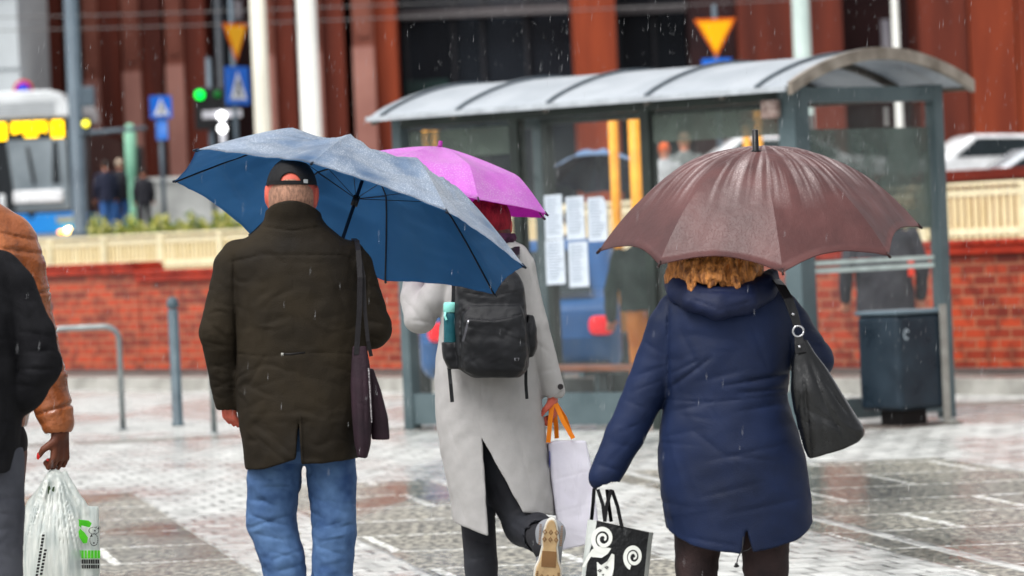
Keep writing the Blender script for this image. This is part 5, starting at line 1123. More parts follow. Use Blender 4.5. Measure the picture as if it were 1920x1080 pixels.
folds(N_, fn_, [(1253, 728, 1330, 668, 1.6, 1.3), (1256, 700, 1310, 672, 1, 1.2), (1350, 722, 1476, 700, 1.6, 1.2), (1380, 735, 1478, 726, 1.2, 1.1), (1300, 715, 1400, 690, .6, 1.4), (1255, 770, 1330, 752, .7, 1.3), (1370, 770, 1470, 755, .8, 1.2), (1320, 860, 1470, 830, .7, 1.5), (1290, 800, 1380, 870, .7, 1.8),
                (1360, 850, 1460, 862, .7, 1.3), (1300, 930, 1420, 900, .6, 1.6), (1350, 960, 1500, 930, .6, 1.6), (1270, 1000, 1380, 1018, .6, 1.1), (1205, 640, 1250, 668, .6, 1.4), (1186, 706, 1248, 684, .7, 1.0), (1180, 735, 1240, 712, .6, .8), (1172, 750, 1215, 768, .5, .9), (1155, 812, 1215, 785, .6, 1), (1140, 830, 1195, 838, .4, 1.2),
                (1120, 870, 1165, 882, .8, 1.3), (1400, 600, 1440, 700, .6, 2.2), (1270, 610, 1310, 700, .6, 2.4), (1340, 600, 1420, 680, .5, 2.2), (1490, 640, 1550, 640, 1, 1.3), (1495, 665, 1552, 690, 1, 1.2), (1480, 600, 1530, 620, .8, 1.4)], .007, .010)
rfolds(N_, fn_, (1255, 600, 1470, 740), 4, -15, 35, 80, .003, .009, 31); rfolds(N_, fn_, (1250, 760, 1505, 1000), 7, 5, 25, 90, .003, .010, 32); rfolds(N_, fn_, (1130, 640, 1245, 880), 7, -20, 30, 55, .003, .006, 33); N_.wave(.0015, .09, 34)
N_.loft(CAV, p=2.15, k=0, op='s'); co = N_.mesh('coat', [nv], nw)
folds_h = Field((-.24, -.28, 1.12), (.16, .12, 1.42), .005)
for k, (dy, dz, r) in enumerate(((0, 0, .030), (-.018, -.016, .028), (.02, .014, .026))):
    pts = [q(1262, 528, .03+dy), q(1272, 540, -.05+dy), q(1300, 554, -.120+dy), (q(1348, 564+k*3, -.155+dy)), q(1400, 556, -.130+dy), q(1434, 540, -.065+dy), q(1446, 526, .02+dy)]
    folds_h.chain([p+Vector((0, 0, dz)) for p in pts], [r*.9, r*1.15, r*1.3, r*1.4, r*1.3, r*1.15, r*.9], .014)
folds_h.chain([q(1300, 540, -.03), q(1350, 552, -.06), q(1400, 540, -.03)], [.05, .055, .05], .02)
folds(folds_h, fn_, [(1280, 555, 1345, 580, 1, 1), (1345, 580, 1420, 560, 1, 1), (1310, 545, 1400, 548, 1, 1)], .005, .006); folds_h.wave(.002, .06, 4)
folds_h.mesh('hood', [M('dark_navy_hood', (19, 30, 62), (14, 22, 46), rough=.6, ns=6, bump=.2, bs=260)], nw)
# hair: a mass plus curled locks
hair_m = M('ginger_hair', (222, 146, 76), (92, 50, 22), rough=.42, ns=80, bump=.7, bs=260, bdist=.003, stretch=(1, 1, .22), lo=.3, hi=.7, spec=.5)
Hr = Field(tuple(q(1215, 570, -.18)), tuple(q(1460, 395, .12)), .0038)
Hr.ell(hn+Vector((0, -.012, .02)), (.105, .108, .108), .0); Hr.ell(hn+Vector((-.0, -.01, -.030)), (.125, .095, .062), .03)
rr_ = random.Random(11)
for cl in range(34):
    ca = math.pi*(.93+1.14*(cl+rr_.uniform(-.4, .4))/33); czl = q(0, 533).z-rr_.uniform(-.016, .026); ctx = rr_.uniform(-.02, .02); layer = rr_.uniform(.88, 1.12)
    czl = q(0, 530).z-rr_.uniform(-.02, .034)*(1 if math.sin(ca) < -.4 else .5); tipp = Vector((hn.x+.132*math.cos(ca)*layer+ctx, hn.y-.035+.165*math.sin(ca)*layer, czl))
    for k in range(9):
        a = ca+rr_.gauss(0, .13); st0 = Vector((hn.x+.118*math.cos(a), hn.y-.012+.098*math.sin(a), hn.z+rr_.uniform(-.06, .04)))
        ph = rr_.uniform(0, 6.28); sw = rr_.uniform(.004, .013); end = tipp+Vector((rr_.gauss(0, .007), rr_.gauss(0, .006), rr_.uniform(-.004, .016)))
        pts = [st0.lerp(end, t)+Vector((sw*math.sin(ph+t*6), sw*.7*math.cos(ph+t*6)-.012*math.sin(math.pi*t), 0))*(1-t*.4) for t in (0, .2, .4, .6, .8, 1.0)]
        r0 = rr_.uniform(.0045, .0085); Hr.chain(pts, [r0, r0, r0*.95, r0*.8, r0*.6, r0*.3], .0015)
Hr.cut(lambda X, Y, Z: (hn.y+.045)-Y+0*(X+Z))
Hr.mesh('hair', [hair_m], nw, smooth=1)
tr = Field(tuple(q(1240, 1310, -.16)), tuple(q(1500, 930, .2)), .0065)
tr.chain([q(1312, 960, .02), q(1306, 1060, .02), q(1308, 1150, .02), q(1312, 1285, .05)], [.085, .066, .062, .058], .02, 1.05); tr.chain([q(1432, 960, -.0), q(1436, 1060, -.02), q(1440, 1150, -.03), q(1440, 1290, -.05)], [.088, .070, .066, .06], .01, 1.05)
rfolds(tr, fn_, (1268, 1010, 1480, 1100), 22, 20, 40, 60, .005, .009, 36)
tr.mesh('trousers', [M('dark_brown_corduroy', (56, 42, 42), (34, 26, 28), rough=.75, ns=12, bump=.3, bs=200)], nw)
for a, yy in ((1312, .05), (1440, -.05)):
    S_ = Field((q(a, 1300).x-.08, -.2, -.0), (q(a, 1300).x+.08, .36, .12), .006); shoe(S_, (q(a, 1300).x, yy, 0), .26); S_.mesh('shoe', [M('black_leather', (30, 28, 28))], nw)
MB().tube([q(1394, 1006, -.195), q(1392, 1030, -.2), q(1384, 1045, -.2), q(1381, 1058, -.2)], .0018, 6).tube([q(1409, 1026, -.2), q(1402, 1032, -.2), q(1392, 1034, -.2)], .0018, 6).tube([q(1381, 1056, -.2), q(1380, 1064, -.2)], .005, 8).tube([q(1376, 1062, -.2), q(1386, 1061, -.2)], .003, 8).build('drawcord', blk, co)
# brown umbrella
DN = .20
tipsN_ = [(1725, 424), (1667, 478.5), (1467.6, 510), (1236, 495.5), (1122, 471), (1181, 419), (1379, 384), (1605, 386)]
va_ = Vector((301, 23, 40)); vc_ = Vector((44, -63, -294.7)); s2 = 1/math.sqrt(2)
v8 = [va_, (va_+vc_)*s2, vc_, (vc_-va_)*s2, -va_, -(va_+vc_)*s2, -vc_, (va_-vc_)*s2]
brn_o = wet_cloth('wet_brown_canopy', (92, 54, 52), (72, 41, 40), drops=(236, 222, 220), radial=True, film=.30, amt=.45, trl=.06, rough=.5, scale=200, thr=(.30, .50), big=6, base_thr=(.46, .62), coat=0)
brn_i = M('brown_lining', (96, 56, 54), (80, 46, 46), rough=.6, trl=.3, bump=.1)
umb3, cN3, nN = umbrella('umbrella', 'dark brown stick umbrella with wet streaks over the woman in navy', fn_, tipsN_, [DN+v.z/600 for v in v8], 167/600, (-.046, -.215, .976), lambda r: 1-r**2.5, brn_o, brn_i,
         M('black_ferrule', (24, 24, 26), rough=.3), .40, M('dark_rod_brown', (50, 34, 34), rough=.3), sag=-.002, scallop=.05, wr=.0045, seed=8, ferr=.068, nt=16, nr=26)
# handbag of the woman in navy
hb0 = q(1515, 855, -.16); hbg = thing('handbag', 'slouchy black leather handbag hanging from the navy shoulder', 'bag', fn_.M @ Matrix.Translation(hb0)); hl = Matrix.Translation(-hb0)
lea = M('black_leather_bag', (15, 16, 18), (9, 10, 11), rough=.24, ns=10, bump=.2, bs=240, coat=.35, rvar=.06, wr=.6, wrs=7)
Hb = Field(tuple(q(1460, 875, -.34)), tuple(q(1635, 620, -.02)), .0045)
Hb.loft(rows(fn_, ((636, 1490, 1506, .012, -.17), (660, 1482, 1520, .022, -.17), (690, 1478, 1542, .034, -.17), (730, 1477, 1566, .05, -.17), (770, 1484, 1592, .062, -.165), (800, 1491, 1612, .066, -.165), (830, 1499, 1614, .062, -.16), (875, 1508, 1600, .05, -.16))), p=2.4,
        hem=hemf(fn_, ((1490, 800), (1500, 836), (1510, 856), (1530, 850), (1570, 838), (1600, 824), (1612, 812), (1618, 798))), k=.002)
folds(Hb, fn_, [(1508, 670, 1540, 760, 1.4, 1.5), (1540, 760, 1575, 818, 1.3, 1.6), (1512, 660, 1590, 790, 1.1, 1.8), (1500, 760, 1600, 815, .7, 1.8), (1496, 680, 1505, 800, 1.1, 1.3), (1520, 690, 1580, 770, .8, 1.2), (1500, 720, 1512, 850, .8, 1.2), (1530, 780, 1540, 846, .8, 1.2), (1560, 770, 1600, 800, .7, 1.2), (1490, 700, 1488, 790, .7, 1.3)], .007, .009)
rfolds(Hb, fn_, (1485, 680, 1600, 840), 10, 60, 25, 60, .003, .008, 41)
Hb.mesh('bag_body', [lea], hbg, mw=hl)
def L5(*pts): return [q(*p)-hb0 for p in pts]
sb2 = MB().ribbon(L5((1452, 522, .03), (1456, 526, -.06), (1464, 535, -.12), (1478, 560, -.165), (1489, 590, -.18), (1495, 612, -.185)), [.034, .036, .034, .032, .028, .024], (1, 0, -.3), th=.006); sb2.ribbon(L5((1497, 628, -.185), (1499, 645, -.195), (1502, 662, -.20)), [.024, .03, .036], (1, 0, 0), th=.006)
sbo = sb2.build('strap', M('strap_leather', (28, 28, 30), rough=.35), hbg, bevel=.002)
MB().tube([(.0+.0165*math.cos(a), 0, .0165*math.sin(a)) for a in [k*2*math.pi/20 for k in range(21)]], .0032, 8, 0, Matrix.Translation(q(1496.5, 621, -.19)-hb0)).build('ring', M('chrome', (200, 200, 204)), sbo)
for px, py in ((1487, 589), (1499, 650)): MB().lathe([(.001, .004), (.004, .003), (.005, 0)], 12, 0, Matrix.Translation(q(px, py, -.196 if py < 600 else -.206)-hb0) @ Matrix.Rotation(math.pi/2, 4, 'X')).build('stud', M('chrome', (200, 200, 204)), sbo)
# black and white spiral tote
tb0 = q(1150, 1085, -.05); tb = thing('tote_bag', 'black and white tote bag printed with spirals held in the navy sleeve', 'bag', fn_.M @ Matrix.Translation(tb0))
crease_b = M('tote_black', (24, 25, 27), (15, 16, 18), rough=.45, ns=10, bump=.4, bs=60, bdist=.004); crw = M('tote_white', (226, 228, 222), (206, 208, 202), rough=.5, ns=8, bump=0); gsd = M('tote_side', (196, 200, 196), (170, 176, 172), rough=.5, ns=12)
def T3(px, py, dy=0): return q(px, py, dy)-tb0
yf, yb = -.10, .06
def face(px, py, off=0):                              # front of the tote: it bellies out a little
    u_ = (px-1150)/65; v_ = (py-1040)/65; return T3(px, py, yf-.018*max(0, 1-u_*u_)*max(0, 1-v_*v_*.6)-off)
m = MB(); rowsT = [(976, 1119, 1217), (990, 1117, 1216), (1010, 1112, 1214), (1040, 1104, 1212), (1070, 1099, 1209), (1100, 1096, 1206), (1128, 1094, 1203)]; nc = 12
def topy(px, py): return py+(max(0, px-1119)/98)*22*max(0, (1030-py)/54)
vs = [face(a+(b-a)*i/nc, topy(a+(b-a)*i/nc, y)) for y, a, b in rowsT for i in range(nc+1)]; nf = len(vs)
vs += [T3(a+(b-a)*i/nc-(4 if i == 0 else 0), topy(a+(b-a)*i/nc, y), yb) for y, a, b in rowsT for i in range(nc+1)]
fs = []; R2 = len(rowsT)
for j in range(R2-1):
    for i in range(nc):
        a = j*(nc+1)+i; fs.append((a, a+nc+1, a+nc+2, a+1)); fs.append((a+nf, a+nf+1, a+nf+nc+2, a+nf+nc+1))
m.add(vs, fs, 0, True)
side = []; vs2 = []
for j, (y, a, b) in enumerate(rowsT): vs2 += [face(a, y), T3(1102-(y-976)*.11, y-2, -.02), T3(a-4, y, yb)]
for j in range(R2-1): side += [(j*3, j*3+1, j*3+4, j*3+3), (j*3+1, j*3+2, j*3+5, j*3+4)]
m.add(vs2, side, 1, False)
vs3 = []
for j, (y, a, b) in enumerate(rowsT): vs3 += [face(b, topy(b, y)), T3(b+8, topy(b, y)+1, -.03), T3(b, topy(b, y), yb)]
m.add(vs3, [f for j in range(R2-1) for f in ((j*3+3, j*3+4, j*3+1, j*3), (j*3+4, j*3+5, j*3+2, j*3+1))], 1, False)
e = [face(1094, 1128), face(1203, 1128), T3(1203, 1128, yb), T3(1094, 1128, yb)]; m.add(e, [(0, 1, 2, 3)], 0)
def spiral(cx, cy, turns, r0, r1, w0, w1, a0, sy=1.0, d=1):
    n = int(turns*26); vs = []
    for k in range(n+1):
        t = k/n; a = a0+d*t*turns*2*math.pi; r = r0+(r1-r0)*t; w = w0+(w1-w0)*t
        for o in (-w/2, w/2): vs.append(face(cx+(r+o)*math.cos(a), cy+(r+o)*math.sin(a)*sy, .0022))
    m.add(vs, [(2*k, 2*k+1, 2*k+3, 2*k+2) for k in range(n)], 2)
spiral(1131, 1010, 1.95, 3, 21.5, 3.6, 9.0, .9, 1.12, -1)
spiral(1188, 1044, 1.95, 2.6, 17.5, 3.0, 7.6, 1.6, 1.22, -1)
def blot(pts, off=.0022, mi=2): m.add([face(x, y, off) for x, y in pts], [tuple(range(len(pts)))], mi)
blot([(1121, 1024), (1110, 1030), (1099, 1046), (1092, 1062), (1096, 1064), (1103, 1052), (1108, 1044), (1128, 1046), (1140, 1038), (1146, 1028)])
cat_ = [(1119, 1053), (1120, 1080), (1134, 1090), (1148, 1080), (1151, 1066), (1152, 1040), (1147, 1038), (1139, 1052), (1127, 1060)]
blot(cat_)
for ex, ey in ((1137, 1064), (1124, 1070)): blot([(ex-4, ey), (ex, ey-3), (ex+5, ey-1), (ex+1, ey+3)], .003, 0); blot([(ex-1, ey-1), (ex+1.5, ey-1.5), (ex+1, ey+1)], .0036, 2)
blot([(1128, 1077), (1133, 1076), (1131, 1080)], .003, 0)
m.build('bag_body', [crease_b, gsd, crw], tb)
for pts in (((1114, 916, -.05), (1112, 945, -.06), (1109, 976, -.03)), ((1121, 918, -.05), (1130, 945, -.09), (1134, 976, -.12)), ((1146, 918, -.06), (1137, 950, -.10), (1134, 978, -.125)), ((1148, 920, -.04), (1158, 950, -.06), (1166, 988, -.12)), ((1138, 918, -.0), (1142, 950, .04), (1146, 978, .055))):
    MB().ribbon([T3(*p) for p in pts], .011, (1, 0, .2), th=.003).build('handle', M('tote_handle', (16, 16, 18), rough=.7, spec=.1, bump=0), tb)

# ------------------------------------------------------------------ 4. two people cut by the left edge
fp = Fig(10, 545); q = fp.q
pw = thing('person', 'person in a glossy caramel puffer jacket at the left edge carrying a plastic bag', 'person', fp.M)
hp_ = q(-70, 345, 0)
B = Field((-.45, -.3, -.01), (.32, .4, 1.75), .005)
head(B, hp_); B.cone(hp_+Vector((0, 0, -.06)), q(-60, 430, 0), .055, .06, .02)
B.loft(rows(fp, ((440, -120, 20, .07), (480, -140, 35, .09), (700, -130, 30, .1), (860, -120, 30, .1))), k=.02)
B.chain([q(35, 480, 0), q(66, 640, 0), q(112, 812, -.03)], [.045, .042, .029])
tipsH, thH = hand(B, q(113, 812, -.03), (-.02, .05, -1), side=1, curl=1.55, up=(.75, -.65, 0), s=.98)
legs(B, fp, q(-100, 860, 0), q(-95, 1050, 0), q(-95, 1260, 0), q(5, 850, 0), q(0, 1050, 0), q(0, 1260, 0))
B.mesh('body', [skin_dk], pw)
# nails
t_, dr_ = tipsH[3]
for k, (p_, d2) in enumerate(tipsH[:4]): MB().lathe([(.001, .003), (.004, .002), (.0055, 0)], 10, 0, Matrix.Translation(p_+Vector((-.001, -.009, 0))) @ Matrix.Rotation(math.pi/2, 4, 'X')).build('fingernail', M('red_nail', (210, 30, 30), rough=.15, bump=0, coat=.6), pw)
MB().ribbon([thH+Vector((0, -.009, .012)), thH+Vector((-.001, -.0105, 0)), thH+Vector((-.002, -.008, -.010))], [.009, .011, .008], (1, 0, 0), th=.002).build('fingernail', M('red_nail', (210, 30, 30)), pw)
cml = M('caramel_puffer', (166, 98, 58), (128, 70, 38), rough=.28, ns=7, bump=.35, bs=26, bdist=.006, coat=.4, coatr=.2, rvar=.08)
Pf = Field((-.40, -.28, .82), (.30, .3, 1.72), .0055)
Pf.loft(rows(fp, ((400, -110, 5, .10), (425, -130, 32, .13), (470, -140, 55, .16), (600, -140, 62, .17), (760, -140, 58, .17), (800, -135, 50, .16))), p=2.2, k=.01)
Pf.chain([q(30, 455, 0), q(42, 500, 0), q(58, 620, 0), q(84, 710, -.01), q(108, 792, -.025)], [.075, .078, .082, .074, .058], .02)
Pf.cone(q(-60, 400, 0), q(20, 432, 0), .09, .06, .03)
for y0_, y1_ in ((560, 540), (636, 618), (708, 690), (770, 756)): folds(Pf, fp, [(15+(y0_-560)*.28, y0_+6, 122+(y0_-560)*.12, y1_-2)], .014, .009, bulge=.8, taper=False)
folds(Pf, fp, [(-20, 462, 90, 478), (0, 436, 70, 452), (30, 520, 70, 600, .5, 1), (60, 640, 90, 690, .5, 1), (80, 720, 100, 760, .4, .8)], .012, .010, bulge=.7)
rfolds(Pf, fp, (20, 420, 130, 800), 30, 60, 50, 40, .005, .008, 51)
Pf.cut(lambda X, Y, Z: np.maximum(np.sqrt((X-q(111, 0).x)**2+(Y+.026)**2)-.042, np.abs(Z-q(0, 826).z)-.035))
Pf.mesh('puffer_jacket', [cml], pw)
tp_ = Field((-.35, -.2, .04), (.14, .2, .95), .007); tp_.chain([q(-95, 830, 0), q(-95, 1260, 0)], [.1, .06], .01); tp_.chain([q(-5, 830, 0), q(-12, 1000, 0), q(-5, 1260, 0)], [.105, .08, .06], .01)
tp_.mesh('trousers', [M('black_trousers', (26, 26, 28), rough=.7)], pw)
for a in (-95, 0):
    S_ = Field((q(a, 1260).x-.08, -.14, -.0), (q(a, 1260).x+.08, .26, .12), .007); shoe(S_, (q(a, 1260).x, 0, 0)); S_.mesh('shoe', [M('black_leather', (30, 28, 28))], pw)
# plastic bag
pg0 = q(118, 1090, -.05); pg = thing('plastic_bag', 'translucent white plastic carrier bag with green and black print in the dark hand', 'bag', fp.M @ Matrix.Translation(pg0)); pl_ = Matrix.Translation(-pg0)
plm = bpy.data.materials.new('thin_plastic'); plm.use_nodes = True; b_ = plm.node_tree.nodes['Principled BSDF']; Lk = plm.node_tree.links; Nn = plm.node_tree.nodes
b_.inputs['Base Color'].default_value = (*lin((216, 224, 214)), 1); b_.inputs['Roughness'].default_value = .3; b_.inputs['Coat Weight'].default_value = .5; b_.inputs['Coat Roughness'].default_value = .15
tc_ = Nn.new('ShaderNodeTexCoord'); mp_ = Nn.new('ShaderNodeMapping'); mp_.inputs['Scale'].default_value = (1, 1, .12); nz_ = Nn.new('ShaderNodeTexNoise'); nz_.inputs['Scale'].default_value = 46; nz_.inputs['Detail'].default_value = 3
Lk.new(tc_.outputs['Object'], mp_.inputs[0]); Lk.new(mp_.outputs[0], nz_.inputs['Vector']); bb = Nn.new('ShaderNodeBump'); bb.inputs['Strength'].default_value = .7; bb.inputs['Distance'].default_value = .012; Lk.new(nz_.outputs['Fac'], bb.inputs['Height']); Lk.new(bb.outputs[0], b_.inputs['Normal'])
rm_ = Nn.new('ShaderNodeValToRGB'); rm_.color_ramp.elements[0].color = (*lin((178, 188, 188)), 1); rm_.color_ramp.elements[1].color = (*lin((232, 235, 230)), 1); rm_.color_ramp.elements[0].position = .35; rm_.color_ramp.elements[1].position = .62; Lk.new(nz_.outputs['Fac'], rm_.inputs[0]); Lk.new(rm_.outputs[0], b_.inputs['Base Color'])
tt_ = Nn.new('ShaderNodeBsdfTranslucent'); tt_.inputs[0].default_value = (.8, .85, .78, 1); tr_ = Nn.new('ShaderNodeBsdfTransparent'); m1 = Nn.new('ShaderNodeMixShader'); m1.inputs[0].default_value = .3; m2 = Nn.new('ShaderNodeMixShader'); m2.inputs[0].default_value = .16
Lk.new(b_.outputs[0], m1.inputs[1]); Lk.new(tt_.outputs[0], m1.inputs[2]); Lk.new(m1.outputs[0], m2.inputs[1]); Lk.new(tr_.outputs[0], m2.inputs[2]); Lk.new(m2.outputs[0], Nn['Material Output'].inputs[0])
Pb = Field(tuple(q(30, 1105, -.20)), tuple(q(205, 870, .10)), .0042)
Pb.loft(rows(fp, ((880, 95, 112, .008, -.03), (895, 88, 124, .012, -.035), (915, 74, 134, .02, -.04), (940, 52, 146, .032, -.045), (965, 46, 158, .05, -.05), (1000, 45, 164, .065, -.055), (1060, 45, 168, .07, -.06), (1100, 48, 168, .07, -.06))), p=2.4, k=.002)
Pb.loft(rows(fp, ((948, 128, 188, .010, -.05), (1000, 130, 190, .03, -.055), (1060, 130, 191, .04, -.06), (1100, 130, 190, .04, -.06))), p=2.8, hem=None, k=.004)
Pb.chain([q(122, 884, -.03), q(136, 915, -.04), q(152, 945, -.05), q(158, 960, -.05)], [.006, .010, .016, .02], .006)
Pb.chain([q(102, 884, -.03), q(90, 905, -.05), q(80, 930, -.05)], [.006, .010, .02], .006)
r5 = random.Random(5)
for k in range(34):
    x1 = 48+k*3.5; folds(Pb, fp, [(106+(x1-106)*.25, 892, x1+r5.uniform(-3, 3), 950+r5.uniform(0, 110), r5.uniform(.6, 1.3), r5.uniform(.6, 1.1))], .007, .0045, bulge=.8)
Pb.mesh('bag_body', [plm], pg, mw=pl_, smooth=1)
gt = M('print_green', (84, 190, 34), (58, 160, 28), rough=.35, ns=20, bump=0); bkp = M('print_black', (34, 34, 34), rough=.4, bump=0)
def decal(nm, polys, mat, off=-.012):
    mm = MB()
    for pl2, dy in polys: mm.add([q(x, y, dy+off)-pg0 for x, y in pl2], [tuple(range(len(pl2)))])
    return mm.build(nm, mat, pg)
dy0 = -.092
decal('print_arrow', [([(147, 974), (166, 976), (172, 981), (168, 989), (160, 987), (152, 985)], dy0), ([(150, 991), (158, 998), (165, 1008), (163, 1018), (156, 1019), (149, 1008), (147, 997)], dy0), ([(148, 976), (153, 984), (152, 990), (148, 986)], dy0)], gt)
r6 = random.Random(6)
def glyphrow(x0, x1, y0, y1, n, sl=0): # an illegible printed line: narrow upright strokes
    out = []; w = (x1-x0)/n
    for k in range(n):
        a = x0+k*w; b = a+w*r6.uniform(.72, .9); o = sl*(k/n)
        out.append(([(a, y0+o), (b, y0+o), (b, y1+o), (a, y1+o)], dy0))
    return out
decal('print_green_row', glyphrow(134, 189, 1032, 1047, 9), gt); decal('print_black_row', glyphrow(132, 187, 1049, 1057, 13)+glyphrow(129, 187, 1059, 1066, 14), bkp)
def vrow(x0, y0, x1, y1, w, n):
    out = []
    for k in range(n):
        t0, t1 = k/n, (k+r6.uniform(.6, .85))/n; f = lambda t: (x0+(x1-x0)*t, y0+(y1-y0)*t)
        a, b = f(t0), f(t1); out.append(([(a[0], a[1]), (b[0], b[1]), (b[0]+w, b[1]), (a[0]+w, a[1])], dy0-.046))
    return out
decal('print_black_column', vrow(79, 1002, 66, 1082, 5, 13)+vrow(83, 1030, 73, 1086, 5, 9), bkp)
decal('print_dark_mark', [([(88, 913), (94, 911), (96, 925), (91, 936), (84, 935), (86, 925)], dy0+.032), ([(99, 913), (103, 912), (99, 930), (96, 936), (94, 930)], dy0+.032)], M('print_dark_green', (50, 70, 40), bump=0))
rg = MB()
for cx_, cy_, ra, rb2 in ((176, 995, 10, 7), (184, 990, 5, 4), (176, 1012, 8, 12)):
    for k in range(16):
        a, b = k*math.pi/8, (k+.8)*math.pi/8
        rg.add([q(cx_+ra*f*math.cos(t), cy_+rb2*f*math.sin(t), dy0-.012)-pg0 for t, f in ((a, .86), (b, .86), (b, 1.02), (a, 1.02))], [(0, 1, 2, 3)])
for cx_, cy_ in ((178, 995), (185, 990), (172, 1005), (176, 1018)): rg.add([q(cx_+1.8*math.cos(k), cy_+1.8*math.sin(k), dy0-.0125)-pg0 for k in range(6)], [tuple(range(6))])
rg.build('print_outline', bkp, pg)

fb = Fig(-20, 625); q = fb.q
bw = thing('person', 'person in a black wool jacket and grey jeans cut off by the left edge', 'person', fb.M)
B = Field((-.34, -.25, -.01), (.26, .4, 1.78), .007)
head(B, q(-85, 370, 0)); B.cone(q(-85, 400, 0), q(-80, 480, 0), .055, .06, .02)
B.loft(rows(fb, ((500, -140, 0, .08), (560, -160, 25, .1), (720, -150, 25, .11), (870, -150, 20, .11))), k=.02)
B.chain([q(18, 540, 0), q(75, 680, -.02), q(12, 765, .05)], [.045, .042, .028]); hand(B, q(12, 765, .06), (-.9, .1, -.4), side=1, curl=.8, up=(0, -1, .3))
legs(B, fb, q(-110, 880, 0), q(-105, 1080, 0), q(-105, 1330, 0), q(-12, 880, 0), q(-6, 1080, 0), q(-6, 1350, 0))
B.mesh('body', [skin], bw)
wj = M('black_wool', (27, 27, 30), (17, 17, 20), rough=.85, ns=14, bump=.4, bs=320, spec=.15, wr=.5, wrs=8)
Bj = Field((-.34, -.26, .72), (.26, .3, 1.54), .0055)
Bj.loft(rows(fb, ((462, -130, -20, .08), (478, -150, 10, .11), (510, -165, 35, .14), (600, -165, 45, .16), (760, -155, 42, .17), (880, -145, 32, .17))), p=2.2, hem=hemf(fb, ((-160, 884), (20, 884), (40, 870))), k=.01)
Bj.chain([q(0, 510, 0), q(22, 540, -.01), q(60, 625, -.02), q(74, 684, -.03), q(45, 735, -.01), q(8, 762, .05)], [.066, .070, .066, .066, .06, .055], .02)
folds(Bj, fb, [(40, 620, 100, 630, 1, 1.2), (50, 660, 112, 655, 1.2, 1.2), (40, 690, 112, 692, 1.3, 1.2), (30, 720, 95, 725, 1, 1.2), (10, 560, 60, 600, .8, 1.6), (20, 600, 40, 700, 1, 1.4), (0, 780, 40, 800, .8, 1.4), (-10, 840, 34, 846, .6, 1.2), (20, 740, 10, 860, .7, 1.4)], .008, .009)
rfolds(Bj, fb, (-20, 500, 110, 860), 26, 10, 40, 60, .004, .009, 61); Bj.wave(.0015, .07, 6)
Bj.mesh('jacket', [wj], bw)
gj = Field((-.3, -.2, .04), (.16, .2, .92), .0065); gj.chain([q(-110, 860, 0), q(-105, 1080, 0), q(-105, 1330, 0)], [.095, .07, .06], .01); gj.chain([q(-12, 860, 0), q(-11, 960, 0), q(-12, 1080, 0), q(-6, 1350, 0)], [.093, .09, .086, .06], .01)
folds(gj, fb, [(-20, 925, 35, 935, 1, 1.2), (-20, 955, 40, 965, 1, 1.2), (-30, 1000, 30, 985, .8, 1.4), (0, 1030, 40, 1050, .7, 1.3)], .007, .008); rfolds(gj, fb, (-30, 900, 45, 1100), 14, 10, 30, 50, .004, .008, 62)
gj.mesh('jeans', [M('grey_denim', (78, 80, 88), (58, 60, 68), rough=.7, ns=10, bump=.3, bs=420)], bw)
for a, yy in ((-105, 0), (-6, 0)):
    S_ = Field((q(a, 1350).x-.08, -.14, -.0), (q(a, 1350).x+.08, .26, .12), .007); shoe(S_, (q(a, 1350).x, 0, 0)); S_.mesh('shoe', [M('black_leather', (30, 28, 28))], bw)

